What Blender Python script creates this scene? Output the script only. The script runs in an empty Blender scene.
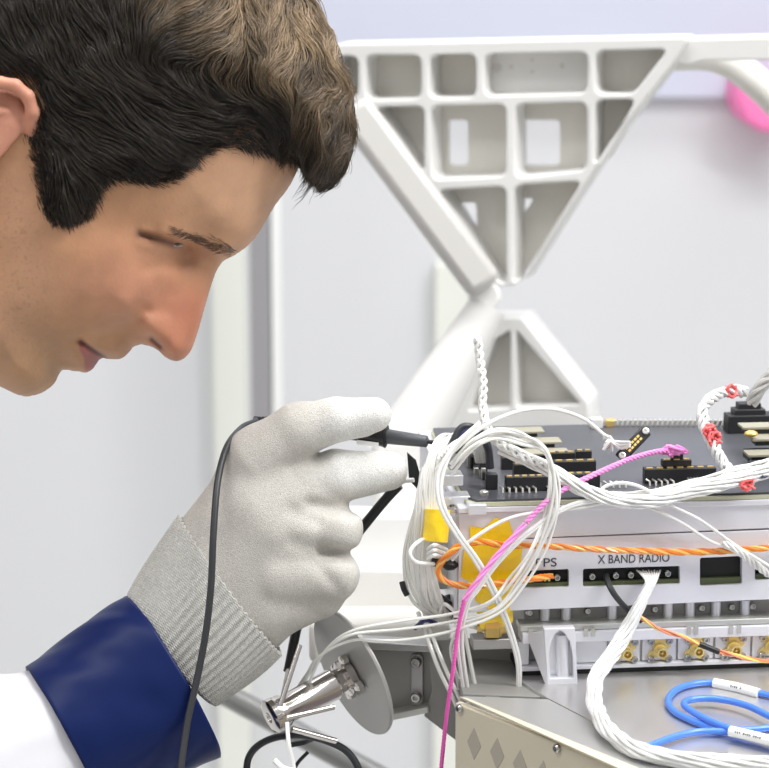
import bpy, bmesh, math, random
import numpy as np
from mathutils import Vector, Matrix
random.seed(7); rng = np.random.default_rng(7)
COL = bpy.context.scene.collection
F = 2300.0
C = Vector((0, 0, 1.45)); PIT = math.radians(12)
RT = Vector((1, 0, 0)); FW = Vector((0, math.cos(PIT), -math.sin(PIT))); UP = Vector((0, math.sin(PIT), math.cos(PIT)))
def ray(x, y): return FW + RT*((x-384.5)/F) + UP*((384-y)/F)
def P(x, y, d=1.2): return C + ray(x, y)*d
D0 = 1.2; PX = D0/F
# ---- frame of the electronics box
YAW = math.radians(6.0)
UX = Vector((math.cos(YAW), math.sin(YAW), 0)); UY = Vector((-math.sin(YAW), math.cos(YAW), 0)); UZ = Vector((0, 0, 1))
O = P(459, 606, 1.2)
def hit(x, y, p0, n):
    d = ray(x, y); return C + d*((p0-C).dot(n)/d.dot(n))
def BF(x, y, v=0.0): return hit(x, y, O+UY*v, UY)
def BT(x, y, w): return hit(x, y, O+UZ*w, UZ)
def bl(p):
    q = p-O; return (q.dot(UX), q.dot(UY), q.z)
def BW(u, v, w): return O+UX*u+UY*v+UZ*w

# ---------------------------------------------------------------- materials
def mat(name, col, rough=.5, metal=0., bump=None, sss=0., coat=0., aniso=None, var=None, spec=.5, attr=None, sheen=0., trans=0.):
    m = bpy.data.materials.new(name); m.use_nodes = True
    nt = m.node_tree; b = nt.nodes['Principled BSDF']
    b.inputs['Base Color'].default_value = (*col, 1); b.inputs['Roughness'].default_value = rough
    b.inputs['Metallic'].default_value = metal; b.inputs['Specular IOR Level'].default_value = spec
    if coat: b.inputs['Coat Weight'].default_value = coat; b.inputs['Coat Roughness'].default_value = .1
    if sheen: b.inputs['Sheen Weight'].default_value = sheen
    if trans: b.inputs['Transmission Weight'].default_value = trans
    if sss:
        b.inputs['Subsurface Weight'].default_value = sss; b.inputs['Subsurface Radius'].default_value = (1, .35, .2)
        b.inputs['Subsurface Scale'].default_value = .004
    tc = nt.nodes.new('ShaderNodeTexCoord')
    src = None
    if attr:
        a = nt.nodes.new('ShaderNodeAttribute'); a.attribute_name = attr; src = a.outputs['Color']
    if var:                                       # (scale, amount)
        n = nt.nodes.new('ShaderNodeTexNoise'); n.inputs['Scale'].default_value = var[0]; n.inputs['Detail'].default_value = 4
        nt.links.new(tc.outputs['Object'], n.inputs['Vector'])
        r = nt.nodes.new('ShaderNodeMapRange'); r.inputs['From Min'].default_value = .3; r.inputs['From Max'].default_value = .7
        r.inputs['To Min'].default_value = 1-var[1]; r.inputs['To Max'].default_value = 1+var[1]
        nt.links.new(n.outputs['Fac'], r.inputs['Value'])
        mx = nt.nodes.new('ShaderNodeVectorMath'); mx.operation = 'SCALE'
        if src: nt.links.new(src, mx.inputs[0])
        else: mx.inputs[0].default_value = col
        nt.links.new(r.outputs['Result'], mx.inputs['Scale']); src = mx.outputs[0]
    if src: nt.links.new(src, b.inputs['Base Color'])
    if bump:                                      # (kind, scale, strength, distance)
        kind, sc, st, di = bump
        if kind == 'noise':
            n = nt.nodes.new('ShaderNodeTexNoise'); n.inputs['Scale'].default_value = sc; n.inputs['Detail'].default_value = 3; o = n.outputs['Fac']
        elif kind == 'brush':
            mp = nt.nodes.new('ShaderNodeMapping'); mp.inputs['Scale'].default_value = (1, 1, 40)
            n = nt.nodes.new('ShaderNodeTexNoise'); n.inputs['Scale'].default_value = sc; o = n.outputs['Fac']
            nt.links.new(tc.outputs['Object'], mp.inputs['Vector']); nt.links.new(mp.outputs[0], n.inputs['Vector'])
        else:
            n = nt.nodes.new('ShaderNodeTexVoronoi'); n.inputs['Scale'].default_value = sc; o = n.outputs['Distance']
        if kind != 'brush': nt.links.new(tc.outputs['Object'], n.inputs['Vector'])
        bp = nt.nodes.new('ShaderNodeBump'); bp.inputs['Strength'].default_value = st; bp.inputs['Distance'].default_value = di
        nt.links.new(o, bp.inputs['Height']); nt.links.new(bp.outputs[0], b.inputs['Normal'])
    return m
M = dict(
 wall=mat('wall_paint', (.705, .705, .72), .7, var=(1.2, .01)),
 wall2=mat('upper_panel_paint', (.60, .62, .73), .6, var=(3, .03)),
 floor=mat('floor_vinyl', (.62, .62, .60), .5, var=(2, .03)),
 post=mat('grey_post_paint', (.31, .30, .31), .5),
 white_strip=mat('white_trim_paint', (.86, .86, .84), .5),
 cream=mat('cream_strip_tone', (.80, .81, .74), .6),
 wframe=mat('white_structure_paint', (.77, .76, .735), .55, bump=('noise', 60, .05, .001)),
 wframe2=mat('cream_structure_paint', (.74, .72, .665), .55, bump=('noise', 60, .05, .001)),
 strut=mat('shaded_white_strut_paint', (.56, .545, .515), .5), wframe3=mat('grey_structure_paint', (.62, .60, .57), .55),  # strut: white paint darkened, the shade on it put into its colour
 alu=mat('machined_aluminium', (.83, .83, .86), .38, .55, bump=('brush', 60, .03, .0005)),
 alu_w=mat('bright_aluminium_panel', (.80, .80, .84), .45, .3, bump=('noise', 900, .02, .0002)),
 alu_d=mat('grey_aluminium', (.46, .45, .44), .4, .6, bump=('noise', 500, .03, .0003)),
 plate=mat('base_plate_aluminium', (.66, .65, .64), .28, .75, bump=('noise', 30, .03, .001)),
 lid=mat('dull_grey_sheet', (.50, .50, .49), .35, .6),
 gus=mat('grey_bracket_paint', (.30, .295, .275), .5, .2),
 disc=mat('disc_grey_metal', (.43, .42, .40), .42, .5),
 chrome=mat('polished_steel', (.62, .58, .55), .14, 1.0),
 steel=mat('screw_steel', (.55, .54, .52), .25, 1.0),
 rail=mat('rail_metal', (.60, .60, .56), .35, .5),
 beige=mat('beige_paint', (.62, .56, .43), .5, var=(8, .03)),
 beige_d=mat('diamond_hole_beige', (.42, .38, .31), .6),
 pcb=mat('grey_circuit_board', (.085, .087, .098), .30, .1, var=(25, .15)),
 pcb_edge=mat('board_edge_laminate', (.56, .56, .40), .5),
 black=mat('black_plastic', (.012, .012, .013), .35),
 blackm=mat('black_connector_plastic', (.018, .018, .02), .5),
 dark=mat('slot_interior_black', (.006, .007, .006), .7),
 green=mat('green_inner_board', (.10, .12, .05), .5),
 pin=mat('tinned_pin', (.8, .78, .72), .3, .8),
 gold=mat('gold_plating', (.80, .58, .20), .28, .9),
 goldf=mat('gold_flange_plating', (.85, .68, .28), .35, .7),
 goldp=mat('gold_contact', (.85, .6, .2), .35, .6),
 card=mat('beige_card_edge', (.34, .32, .24), .5),
 wire=mat('white_wire_jacket', (.80, .79, .76), .35, sss=.0, coat=.3),
 wire_t=mat('clear_white_wire_jacket', (.80, .79, .74), .25, coat=.5),
 braid=mat('white_braid', (.76, .76, .745), .5, bump=('noise', 900, .3, .0004)),
 pink=mat('pink_lacing_cord', (.86, .13, .50), .5),
 pinkl=mat('light_pink_lacing_cord', (.90, .30, .68), .5),
 red=mat('red_lacing_tie', (.84, .13, .13), .45),
 orange=mat('orange_wire_jacket', (.86, .22, .02), .3, coat=.4),
 orange2=mat('amber_wire_jacket', (.93, .52, .12), .3, coat=.4),
 salmon=mat('salmon_wire_jacket', (.88, .25, .12), .35),
 yellow=mat('yellow_wire_jacket', (.88, .70, .16), .35),
 blue=mat('blue_cable_jacket', (.07, .22, .78), .3, coat=.3),
 navyw=mat('navy_wire_jacket', (.02, .02, .10), .35),
 sleeve=mat('white_marker_sleeve', (.86, .86, .84), .45),
 ink=mat('label_ink', (.10, .10, .11), .6),
 engr=mat('engraved_lettering', (.05, .05, .055), .6),
 kapton=mat('yellow_polyimide_tape', (.92, .63, .012), .15, .0, coat=.8, bump=('noise', 75, .5, .004)),
 cable=mat('black_cable_rubber', (.028, .030, .033), .42),
 grip=mat('dark_grey_probe_plastic', (.075, .078, .085), .35),
 tubeg=mat('grey_frame_tube', (.26, .26, .25), .3, .5),
 pinkbg=mat('pink_plastic', (.95, .22, .50), .5),
 navy=mat('navy_satin_cloth', (.005, .014, .080), .38, spec=.18, bump=('noise', 11, .5, .012)),
 coat=mat('white_coat_cloth', (.66, .655, .68), .75, bump=('noise', 20, .3, .004)),
 glove=mat('knit_glove_fabric', (.60, .58, .55), .85, attr='Col', bump=('voronoi', 1700, .7, .0005), var=(1900, .22), sheen=.1),
 cuff=mat('ribbed_cuff_knit', (.50, .49, .455), .85, bump=('voronoi', 1300, .5, .0004), var=(700, .15), sheen=.2),
 skin=mat('skin', (.6, .35, .23), .52, spec=.35, sss=.18, attr='Col', bump=('noise', 500, .35, .0006), var=(60, .09)),
 hair=mat('brown_hair', (.05, .035, .025), .42, attr='Col', spec=.45),
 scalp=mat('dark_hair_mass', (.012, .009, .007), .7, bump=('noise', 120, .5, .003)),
 eye=mat('eye_white', (.34, .31, .29), .25), iris=mat('grey_iris', (.10, .09, .075), .3),
 lash=mat('dark_lash', (.03, .02, .015), .6),
)
# ---------------------------------------------------------------- mesh building
class MB:
    def __init__(s): s.v = []; s.f = []
    def add(s, vs, fs):
        n = len(s.v); s.v += [tuple(q) for q in vs]; s.f += [tuple(i+n for i in f) for f in fs]; return s
    def box(s, c, a, b, d):
        vs = [c+a*i+b*j+d*k for i in (-1, 1) for j in (-1, 1) for k in (-1, 1)]
        fl = a.cross(b).dot(d) > 0
        fs = [(0,1,3,2),(4,6,7,5),(0,4,5,1),(2,3,7,6),(0,2,6,4),(1,5,7,3)]
        return s.add(vs, fs if fl else [f[::-1] for f in fs])
    def bb(s, u0, u1, v0, v1, w0, w1):
        return s.box(BW((u0+u1)/2, (v0+v1)/2, (w0+w1)/2), UX*abs(u1-u0)/2, UY*abs(v1-v0)/2, UZ*abs(w1-w0)/2)
    def tube(s, pts, r, n=8, caps=True, flat=1.0):
        pts = [Vector(p) for p in pts]; m = len(pts)
        rs = r if isinstance(r, (list, tuple)) else [r]*m
        t0 = (pts[1]-pts[0]).normalized()
        a = t0.orthogonal().normalized(); vs = []; fs = []
        for i, p in enumerate(pts):
            t = (pts[min(i+1, m-1)]-pts[max(i-1, 0)])
            t = t.normalized() if t.length > 1e-9 else t0
            a = (a-t*a.dot(t)); a = a.normalized() if a.length > 1e-6 else t.orthogonal().normalized()
            b = t.cross(a)
            for k in range(n):
                q = 2*math.pi*k/n; vs.append(p+(a*math.cos(q)+b*math.sin(q)*flat)*rs[i])
        for i in range(m-1):
            for k in range(n):
                k2 = (k+1) % n; fs.append((i*n+k, i*n+k2, (i+1)*n+k2, (i+1)*n+k))
        if caps: fs.append(tuple(range(n))[::-1]); fs.append(tuple((m-1)*n+k for k in range(n)))
        return s.add(vs, fs)
    def cyl(s, p0, p1, r0, r1=None, n=20): return s.tube([p0, p1], [r0, r0 if r1 is None else r1], n)
    def lathe(s, p0, ax, prof, n=24):            # prof: (distance along axis, radius)
        return s.tube_prof(p0, ax.normalized(), prof, n)
    def tube_prof(s, p0, ax, prof, n):
        a = ax.orthogonal().normalized(); b = ax.cross(a); vs = []; fs = []
        for d, r in prof:
            for k in range(n):
                q = 2*math.pi*k/n; vs.append(p0+ax*d+(a*math.cos(q)+b*math.sin(q))*max(r, 1e-6))
        for i in range(len(prof)-1):
            for k in range(n):
                k2 = (k+1) % n; fs.append((i*n+k, i*n+k2, (i+1)*n+k2, (i+1)*n+k))
        fs.append(tuple(range(n))[::-1]); fs.append(tuple((len(prof)-1)*n+k for k in range(n)))
        return s.add(vs, fs)
    def ball(s, c, r, n=12, sc=(1, 1, 1)):
        prof = []; vs = []; fs = []
        for i in range(n//2+1):
            th = math.pi*i/(n//2)
            for k in range(n):
                q = 2*math.pi*k/n
                vs.append(Vector(c)+Vector((math.sin(th)*math.cos(q)*sc[0], math.sin(th)*math.sin(q)*sc[1], math.cos(th)*sc[2]))*r)
        for i in range(n//2):
            for k in range(n):
                k2 = (k+1) % n; fs.append((i*n+k, (i+1)*n+k, (i+1)*n+k2, i*n+k2))
        return s.add(vs, fs)
WORLD = {}
def mesh_obj(name, me, m, parent=None, origin=None, bevel=0, smooth=True, ang=35):
    o = bpy.data.objects.new(name, me); COL.objects.link(o)
    if m is not None: me.materials.clear(); me.materials.append(m)
    nv = len(me.vertices); co = np.empty(nv*3, np.float32); me.vertices.foreach_get('co', co); co = co.reshape(-1, 3)
    if origin is None:
        lo = co.min(0); hi = co.max(0); origin = Vector(((lo[0]+hi[0])/2, (lo[1]+hi[1])/2, lo[2]))
    origin = Vector(origin)
    co = co-np.array(origin, np.float32); me.vertices.foreach_set('co', co.ravel())
    WORLD[o.name] = origin
    if parent is not None:
        o.parent = parent; o.location = origin-WORLD[parent.name]
    else: o.location = origin
    if smooth:
        me.polygons.foreach_set('use_smooth', [True]*len(me.polygons))
        if ang < 180 and hasattr(me, 'set_sharp_from_angle'): me.set_sharp_from_angle(angle=math.radians(ang))
    if bevel:
        bv = o.modifiers.new('bevel', 'BEVEL'); bv.width = bevel; bv.segments = 2; bv.limit_method = 'ANGLE'; bv.angle_limit = math.radians(40)
    me.update(); return o
def mk(name, mb, m, parent=None, **k):
    me = bpy.data.meshes.new(name)
    if isinstance(mb, MB): me.from_pydata(mb.v, [], mb.f)
    else: me.from_pydata(mb[0], [], mb[1])
    return mesh_obj(name, me, m, parent, **k)
def tag(o, label, cat, group=None, kind=None):
    if label: o['label'] = label
    if cat: o['category'] = cat
    if group: o['group'] = group
    if kind: o['kind'] = kind
    return o
def thing(name, loc, label, cat, group=None):
    o = bpy.data.objects.new(name, None); COL.objects.link(o); o.location = loc; o.empty_display_size = .01
    WORLD[o.name] = Vector(loc); return tag(o, label, cat, group)
def struct(o): o['kind'] = 'structure'; return o
def crv(pts, sub=10):
    p = [Vector(q) for q in pts]; out = []; n = len(p)
    for i in range(n-1):
        p0 = p[i-1] if i else p[0]*2-p[1]; p1 = p[i]; p2 = p[i+1]; p3 = p[i+2] if i+2 < n else p[-1]*2-p[-2]
        for k in range(sub):
            t = k/sub
            out.append(.5*((2*p1)+(-p0+p2)*t+(2*p0-5*p1+4*p2-p3)*t*t+(-p0+3*p1-3*p2+p3)*t**3))
    out.append(p[-1]); return out
def strands(path, n, R, r, pitch, mb=None, sides=6, phase=0, wob=0.0, Rf=None):
    """n round strands twisted around a path"""
    mb = mb or MB(); L = 0; t = (path[1]-path[0]).normalized(); a = t.orthogonal().normalized(); fr = []
    for i, p in enumerate(path):
        tt = path[min(i+1, len(path)-1)]-path[max(i-1, 0)]; tt.normalize()
        a = (a-tt*a.dot(tt)).normalized(); b = tt.cross(a)
        if i: L += (p-path[i-1]).length
        fr.append((p, a.copy(), b, L))
    for k in range(n):
        ph = phase+2*math.pi*k/n; pts = []
        for (p, a, b, l) in fr:
            q = ph+2*math.pi*l/pitch; RR = R*(1+wob*math.sin(l*310+k*2.1)); RR *= (Rf(l/L) if Rf else 1)
            pts.append(p+(a*math.cos(q)+b*math.sin(q))*RR)
        mb.tube(pts, r, sides)
    return mb
def fine(pts, step=.0012):
    c = crv(pts, 24); L = sum((c[i+1]-c[i]).length for i in range(len(c)-1)); n = max(8, int(L/step)); out = [c[0]]; acc = 0; tgt = L/n
    for i in range(1, len(c)):
        d = (c[i]-c[i-1]).length; 
        while acc+d >= tgt and d > 1e-9:
            q = c[i-1].lerp(c[i], (tgt-acc)/d) if acc < tgt else c[i]
            out.append(c[i-1]+(c[i]-c[i-1])*((tgt-acc)/d)); tgt += L/n
        acc += d
    return out
def curve_mesh(loops, th, mtx, bevel=0.0):
    """flat outline with holes (2D loops), extruded back by th, placed by a matrix"""
    cu = bpy.data.curves.new('tmp', 'CURVE'); cu.dimensions = '2D'; cu.fill_mode = 'BOTH'; cu.extrude = max(th/2-bevel, 1e-5)
    if bevel: cu.bevel_depth = bevel; cu.bevel_resolution = 2; cu.offset = -bevel
    for lp in loops:
        s = cu.splines.new('POLY'); s.points.add(len(lp)-1); s.use_cyclic_u = True
        for i, q in enumerate(lp): s.points[i].co = (q[0], q[1], 0, 1)
    o = bpy.data.objects.new('tmp', cu); COL.objects.link(o)
    me = bpy.data.meshes.new_from_object(o); bpy.data.objects.remove(o); bpy.data.curves.remove(cu)
    me.transform(mtx @ Matrix.Translation((0, 0, -th/2))); return me
def rnd(poly, r, n=4):
    out = []; m = len(poly)
    for i in range(m):
        p = Vector(poly[i][:2]); a = Vector(poly[i-1][:2]); b = Vector(poly[(i+1) % m][:2])
        da = (a-p); db = (b-p); rr = min(r, da.length*.45, db.length*.45)
        A = p+da.normalized()*rr; B = p+db.normalized()*rr
        for k in range(n+1):
            t = k/n; out.append(tuple((A*(1-t)**2+p*2*t*(1-t)+B*t*t)))
    return out
def bmat(v): # local x=UX, y=up, z=towards the camera
    m = Matrix.Identity(4); 
    for i, a in enumerate((UX, UZ, UX.cross(UZ))): m[0][i], m[1][i], m[2][i] = a
    o = O+UY*v; m[0][3], m[1][3], m[2][3] = o; return m
def f2(x, y, v=0.0):
    u, _, w = bl(BF(x, y, v)); return (u, w)
def fplate(name, loops, v, th, m, parent=None, r=0, bevel=0.0, **k):
    L = []
    for i, lp in enumerate(loops):
        q = [f2(x, y, v) for x, y in lp]; q = rnd(q, r) if r else q; L.append(q)
    return mesh_obj(name, curve_mesh(L, th, bmat(v), bevel), m, parent, **k)
def pmat(p0, ex, ey):
    ez = ex.cross(ey).normalized(); m = Matrix.Identity(4)
    for i, a in enumerate((ex, ey, ez)): m[0][i], m[1][i], m[2][i] = a
    m[0][3], m[1][3], m[2][3] = p0; return m
def anyplate(name, loops, p0, n, th, m, parent=None, r=0, bevel=0.0, **k):
    """plate seen at pixels `loops` lying in the plane p0,n (n towards viewer side)"""
    n = n.normalized(); ex = Vector((0, 0, 1)).cross(n); ex = ex.normalized() if ex.length > .01 else Vector((1, 0, 0)); ey = n.cross(ex)
    L = []
    for lp in loops:
        q = []
        for x, y in lp:
            h = hit(x, y, p0, n)-p0; q.append((h.dot(ex), h.dot(ey)))
        L.append(rnd(q, r) if r else q)
    return mesh_obj(name, curve_mesh(L, th, pmat(p0, ex, ey), bevel), m, parent, **k)
def text_mesh(name, body, size, mtx, m, parent, th=.0002, align='CENTER', sx=1.0):
    cu = bpy.data.curves.new('tmp', 'FONT'); cu.body = body; cu.size = size; cu.extrude = th; cu.align_x = align; cu.align_y = 'CENTER'
    o = bpy.data.objects.new('tmp', cu); COL.objects.link(o); me = bpy.data.meshes.new_from_object(o)
    bpy.data.objects.remove(o); me.transform(mtx @ Matrix.Diagonal((sx, 1, 1, 1))); return mesh_obj(name, me, m, parent, smooth=False)

# ---------------------------------------------------------------- room
def quadbox(name, x0, x1, y0, y1, z0, z1, m, parent=None, bevel=0):
    mb = MB(); mb.box(Vector(((x0+x1)/2, (y0+y1)/2, (z0+z1)/2)), Vector((abs(x1-x0)/2, 0, 0)), Vector((0, abs(y1-y0)/2, 0)), Vector((0, 0, abs(z1-z0)/2)))
    return mk(name, mb, m, parent, bevel=bevel, smooth=False)
YW = 3.4
struct(quadbox('wall_back', -4, 4, YW, YW+.12, -.02, 3.2, M['wall']))
struct(quadbox('floor', -4, 4, -2.5, YW+.1, -.12, 0, M['floor']))
def wp(x, y, Y): return hit(x, y, Vector((0, Y, 0)), Vector((0, 1, 0)))
a = wp(300, 95, YW)
struct(quadbox('trim_1', a.x-.1, 4, YW-.03, YW, a.z, 3.2, M['wall2']))            # bluish upper wall panel
a = wp(252, 300, YW-.25); b = wp(272, 300, YW-.25)
zb = wp(260, 560, YW-.25).z; struct(quadbox('trim_2', a.x, b.x, YW-.30, YW-.25, zb, 3.0, M['post']))             # grey door post
a = wp(274, 300, YW-.25); b = wp(283, 300, YW-.25)
struct(quadbox('trim_3', a.x, b.x, YW-.30, YW-.26, zb, 3.0, M['white_strip']))
a = wp(212, 300, YW-.05); b = wp(244, 300, YW-.05)
struct(quadbox('reflection_strip', a.x, b.x, YW-.04, YW, 0, 3.0, M['cream']))  # glass reflection put into a cream-coloured solid strip
a = wp(436, 300, YW-.05); b = wp(470, 300, YW-.05)
struct(quadbox('trim_5', a.x, b.x, YW-.04, YW, 0, wp(450, 262, YW).z, M['cream']))
# pink blob at the right edge (folded plastic cover hung on the wall)
mb = MB(); p = [wp(x, y, YW-.10) for x, y in ((735, 76), (752, 82), (800, 100), (800, 136), (757, 130), (741, 120), (733, 100))]
vs = [q+Vector((0, -.03, 0)) for q in p]+[q+Vector((0, .099, 0)) for q in p]; n = len(p)
mb.add(vs, [tuple(range(n))[::-1], tuple(range(n, 2*n))]+[(i, (i+1) % n, n+(i+1) % n, n+i) for i in range(n)])
tag(mk('pink_cover', mb, M['pinkbg'], bevel=.01), 'blurred bright pink plastic piece on the wall behind the white frame arm', 'plastic cover')

# ---------------------------------------------------------------- white structure behind
DS = 1.78; pS = P(500, 200, DS); nS = Vector((-math.sin(math.radians(17)), -math.cos(math.radians(17)), 0))
ws = thing('white_support_frame', P(500, 420, DS), 'large blurred white machined frame with triangular pocketed panel and diagonal struts', 'support frame')
def sp(name, loops, off, th, m, r=.006, bevel=.0015): return anyplate(name, loops, pS-nS*off, nS, th, m, ws, r=r, bevel=bevel)
outer = [(330, 44), (690, 37), (676, 60), (612, 142), (597, 166), (521, 284), (498, 288), (470, 250), (372, 112), (345, 96), (330, 96)]
pock = [[(336, 56), (358, 56), (358, 98), (336, 98)],
 [(365, 55), (421, 55), (421, 98), (365, 100)], [(429, 55), (476, 54), (476, 97), (429, 98)],
 [(484, 54), (588, 52), (587, 93), (484, 96)], [(595, 51), (668, 49), (633, 94), (595, 94)],
 [(374, 107), (424, 106), (424, 170), (418, 170)], [(430, 106), (506, 104), (506, 176), (432, 180)],
 [(515, 104), (587, 102), (587, 170), (515, 178)], [(595, 100), (636, 99), (600, 162), (594, 162)],
 [(437, 190), (506, 186), (506, 284), (498, 282)], [(514, 185), (582, 181), (520, 282), (513, 282)]]
sp('rib_panel', [outer]+pock, 0, .040, M['wframe'], r=.007)
sp('back_web', [[(328, 52), (680, 45), (520, 278), (490, 278), (362, 104), (328, 90)],
   [(448, 120), (468, 120), (468, 165), (448, 165)], [(522, 120), (560, 120), (560, 165), (522, 165)],
   [(450, 204), (476, 202), (478, 236), (462, 222)], [(514, 200), (534, 198), (516, 226)]], .034, .006, M['wframe2'], r=.004, bevel=0)
for i, (x, y, r) in enumerate([(497, 68, 4.5), (487, 67, 1.6), (511, 67, 1.6), (532, 60, 1.5), (532, 72, 1.5), (562, 66, 2)]):
    mb = MB(); q = hit(x, y, pS-nS*.024, nS); mb.cyl(q, q+nS*.0012, r*DS/F, n=20); mk('fastener_hole', mb, M['wframe3'], ws)
m4 = [[(482, 52), (590, 50), (589, 95), (482, 98)]]
sp('pocket_cover', m4, .024, .006, M['wframe'], r=.004, bevel=0)
# top beam to the right with its diagonal arm
sp('top_beam', [[(664, 39.5), (800, 36), (800, 60), (700, 61), (690, 66), (668, 62)]], .012, .04, M['wframe'])
mb = MB(); mb.tube(crv([P(672, 55, DS+.03), P(716, 57, DS+.03), P(756, 82, DS+.03), P(830, 155, DS+.03)], 8), 16*DS/F, 18); mk('diagonal_arm', mb, M['wframe2'], ws)
# front diagonal strut (box section)
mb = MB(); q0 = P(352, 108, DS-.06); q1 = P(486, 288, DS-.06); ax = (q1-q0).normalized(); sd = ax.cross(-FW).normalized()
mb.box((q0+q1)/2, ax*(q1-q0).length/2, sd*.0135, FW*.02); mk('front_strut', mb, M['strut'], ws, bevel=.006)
# node + lower strut
mb = MB(); q = P(485, 297, DS-.045); mb.cyl(q+FW*.02, q-FW*.015, .0125, .0115, 28); mk('strut_node', mb, M['wframe'], ws, bevel=.003)
mb = MB(); q0 = P(488, 306, DS-.05); q1 = P(395, 462, DS-.05); mb.tube(crv([q0, q0.lerp(q1, .5), q1], 8), [(.0145+.012*i/16) for i in range(17)], 24); mk('lower_strut', mb, M['wframe'], ws)
sp('strut_slot', [[(470, 343), (476, 344), (460, 408), (453, 406)]], -.088, .002, M['wframe3'], r=.002, bevel=0)
# lower triangular panel
sp('lower_rib_panel', [[(478, 318), (522, 318), (588, 402), (590, 432), (420, 440), (440, 400)],
    [(494, 340), (510, 330), (510, 408), (468, 411)], [(516, 330), (580, 404), (516, 408)]], .01, .04, M['wframe'], r=.003)
sp('lower_web', [[(480, 322), (520, 318), (600, 418), (440, 425)]], .034, .006, M['wframe2'], bevel=0)
sp('gray_column', [[(418, 425), (545, 422), (545, 640), (418, 640)]], .05, .03, M['wframe'])
ws2 = thing('white_lower_housing', P(385, 640, 1.5), 'blurred white stepped housing seen between the gloved fingers and the wire bundle', 'housing')
for i, (y0, y1, d, x0, x1) in enumerate([(436, 512, 1.56, 372, 440), (508, 566, 1.52, 340, 436), (560, 612, 1.49, 330, 440)]):
    mb = MB(); p = P((x0+x1)/2, (y0+y1)/2, d); mb.box(p, RT*(x1-x0)/2*d/F, FW*.03, UP*(y1-y0)/2*d/F); mk('housing_step', mb, M['wframe'], ws2, bevel=.006)
mb = MB(); p = P(380, 632, 1.42); mb.box(p, RT*.042, FW*.06, UP*.012); mk('foot_plate', mb, M['wframe2'], ws2, bevel=.004)

# ---------------------------------------------------------------- electronics box
bx = thing('electronics_box', BW(.15, .06, 0), 'bright aluminium electronics box with slotted front panel lettered X BAND RADIO', 'electronics box')
u_l = 0.0; u_r = .30; dep = bl(BT(600, 424, bl(BF(600, 505))[2]))[1]-.012
w_t = bl(BF(600, 505))[2]; w_s = bl(BF(600, 536))[2]; w_b = bl(BF(600, 609))[2]
mb = MB(); mb.bb(0, u_r, .006, dep, w_b+.002, w_t-.002); mk('housing', mb, M['alu'], bx, bevel=.0008)
fplate('upper_front', [[(459, 514), (800, 500), (800, 527), (459, 541)]], 0, .0055, M['alu_w'], bx, bevel=.0004)
slots = [[(524, 571), (569, 569), (569, 587), (524, 588)], [(583, 569), (680, 566), (680, 584), (583, 587)], [(700, 558), (742, 556), (742, 584), (700, 586)], [(755, 563), (810, 561), (810, 578), (755, 580)]]
fp = fplate('front_panel', [[(459, 542), (800, 529), (800, 598), (459, 613)]]+slots, 0, .004, M['alu_w'], bx, r=.0012, bevel=.0002)
mb = MB(); mb.bb(.001, u_r, .004, .0055, w_b+.003, w_s-.002); mk('slot_backing', mb, M['dark'], fp)
for (x0, y0, x1) in ((524, 585, 569), (583, 583.5, 680), (700, 580, 742), (755, 576, 810)):
    mb = MB(); a = BF(x0, y0, .003); b = BF(x1, y0-(x1-x0)*.03, .003); A = bl(a); B_ = bl(b)
    mb.bb(A[0], B_[0], .0018, .004, A[2]-.0022, A[2]+.0012); mk('inner_board', mb, M['green'], fp)
# slot screws
def screw(p, n, r, m, parent, name='screw', h=.0012, slot=True):
    mb = MB(); mb.tube_prof(p, n.normalized(), [(0, r), (h*.7, r), (h, r*.75), (h, r*.5), (h*.3, r*.45)], 16); return mk(name, mb, m, parent)
for x, y in ((556.5, 576.5), (532, 577.5), (591.5, 575.5), (615, 574.5), (630, 574), (667, 572.5)):
    screw(BF(x, y, .0035), -UY, 3.9*PX, M['steel'], fp, h=.0028)
for k in range(3):
    for j in range(2):
        mb = MB(); p = BF(540.5+k*4, 574.5+j*4.5, .0035); mb.cyl(p, p-UY*.002, 1.4*PX, n=8); mk('contact_pin', mb, M['goldp'], fp)
# lettering
for body, x, y, wpx in (('PPS', 546, 563, 21), ('X BAND RADIO', 634, 559, 73)):
    m_ = bmat(-.0002); c = BF(x, y, -.0002); m_[0][3], m_[1][3], m_[2][3] = c
    cu = bpy.data.curves.new('tmp', 'FONT'); cu.body = body; cu.size = .0066; to = bpy.data.objects.new('tmp', cu); COL.objects.link(to); tm = bpy.data.meshes.new_from_object(to)
    w0 = max(v.co.x for v in tm.vertices)-min(v.co.x for v in tm.vertices); bpy.data.objects.remove(to); bpy.data.meshes.remove(tm)
    text_mesh('lettering', body, .0066, m_, M['engr'], fp, th=.0001, sx=wpx*PX/w0)
# flange / lid top under the board, left clamps
mb = MB(); mb.bb(-.001, u_r, -.002, dep, w_t-.002, w_t+.001); mk('top_flange', mb, M['alu_w'], bx, bevel=.0004)
for (x, y, wd) in ((447, 478, 30), (452, 499, 34), (476, 507, 18), (446, 520, 10)):
    mb = MB(); p = BF(x, y, .012 if y < 505 else .001); mb.box(p, UX*wd*PX*.5, UY*.006, UZ*.0028); mk('clamp_block', mb, M['alu'], bx, bevel=.0005)
screw(BF(452, 511, -.001), Vector((0, -.3, 1)), 5*PX, M['steel'], bx, h=.003)
# left side plates seen obliquely
mb = MB(); mb.bb(-.0022, 0, .004, .06, w_b, w_t-.004); mk('side_plate', mb, M['alu'], bx, bevel=.0004)
mb = MB(); mb.bb(-.010, -.002, .03, .10, w_b+.004, w_t-.012); mk('side_rail', mb, M['rail'], bx, bevel=.0006)

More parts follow.
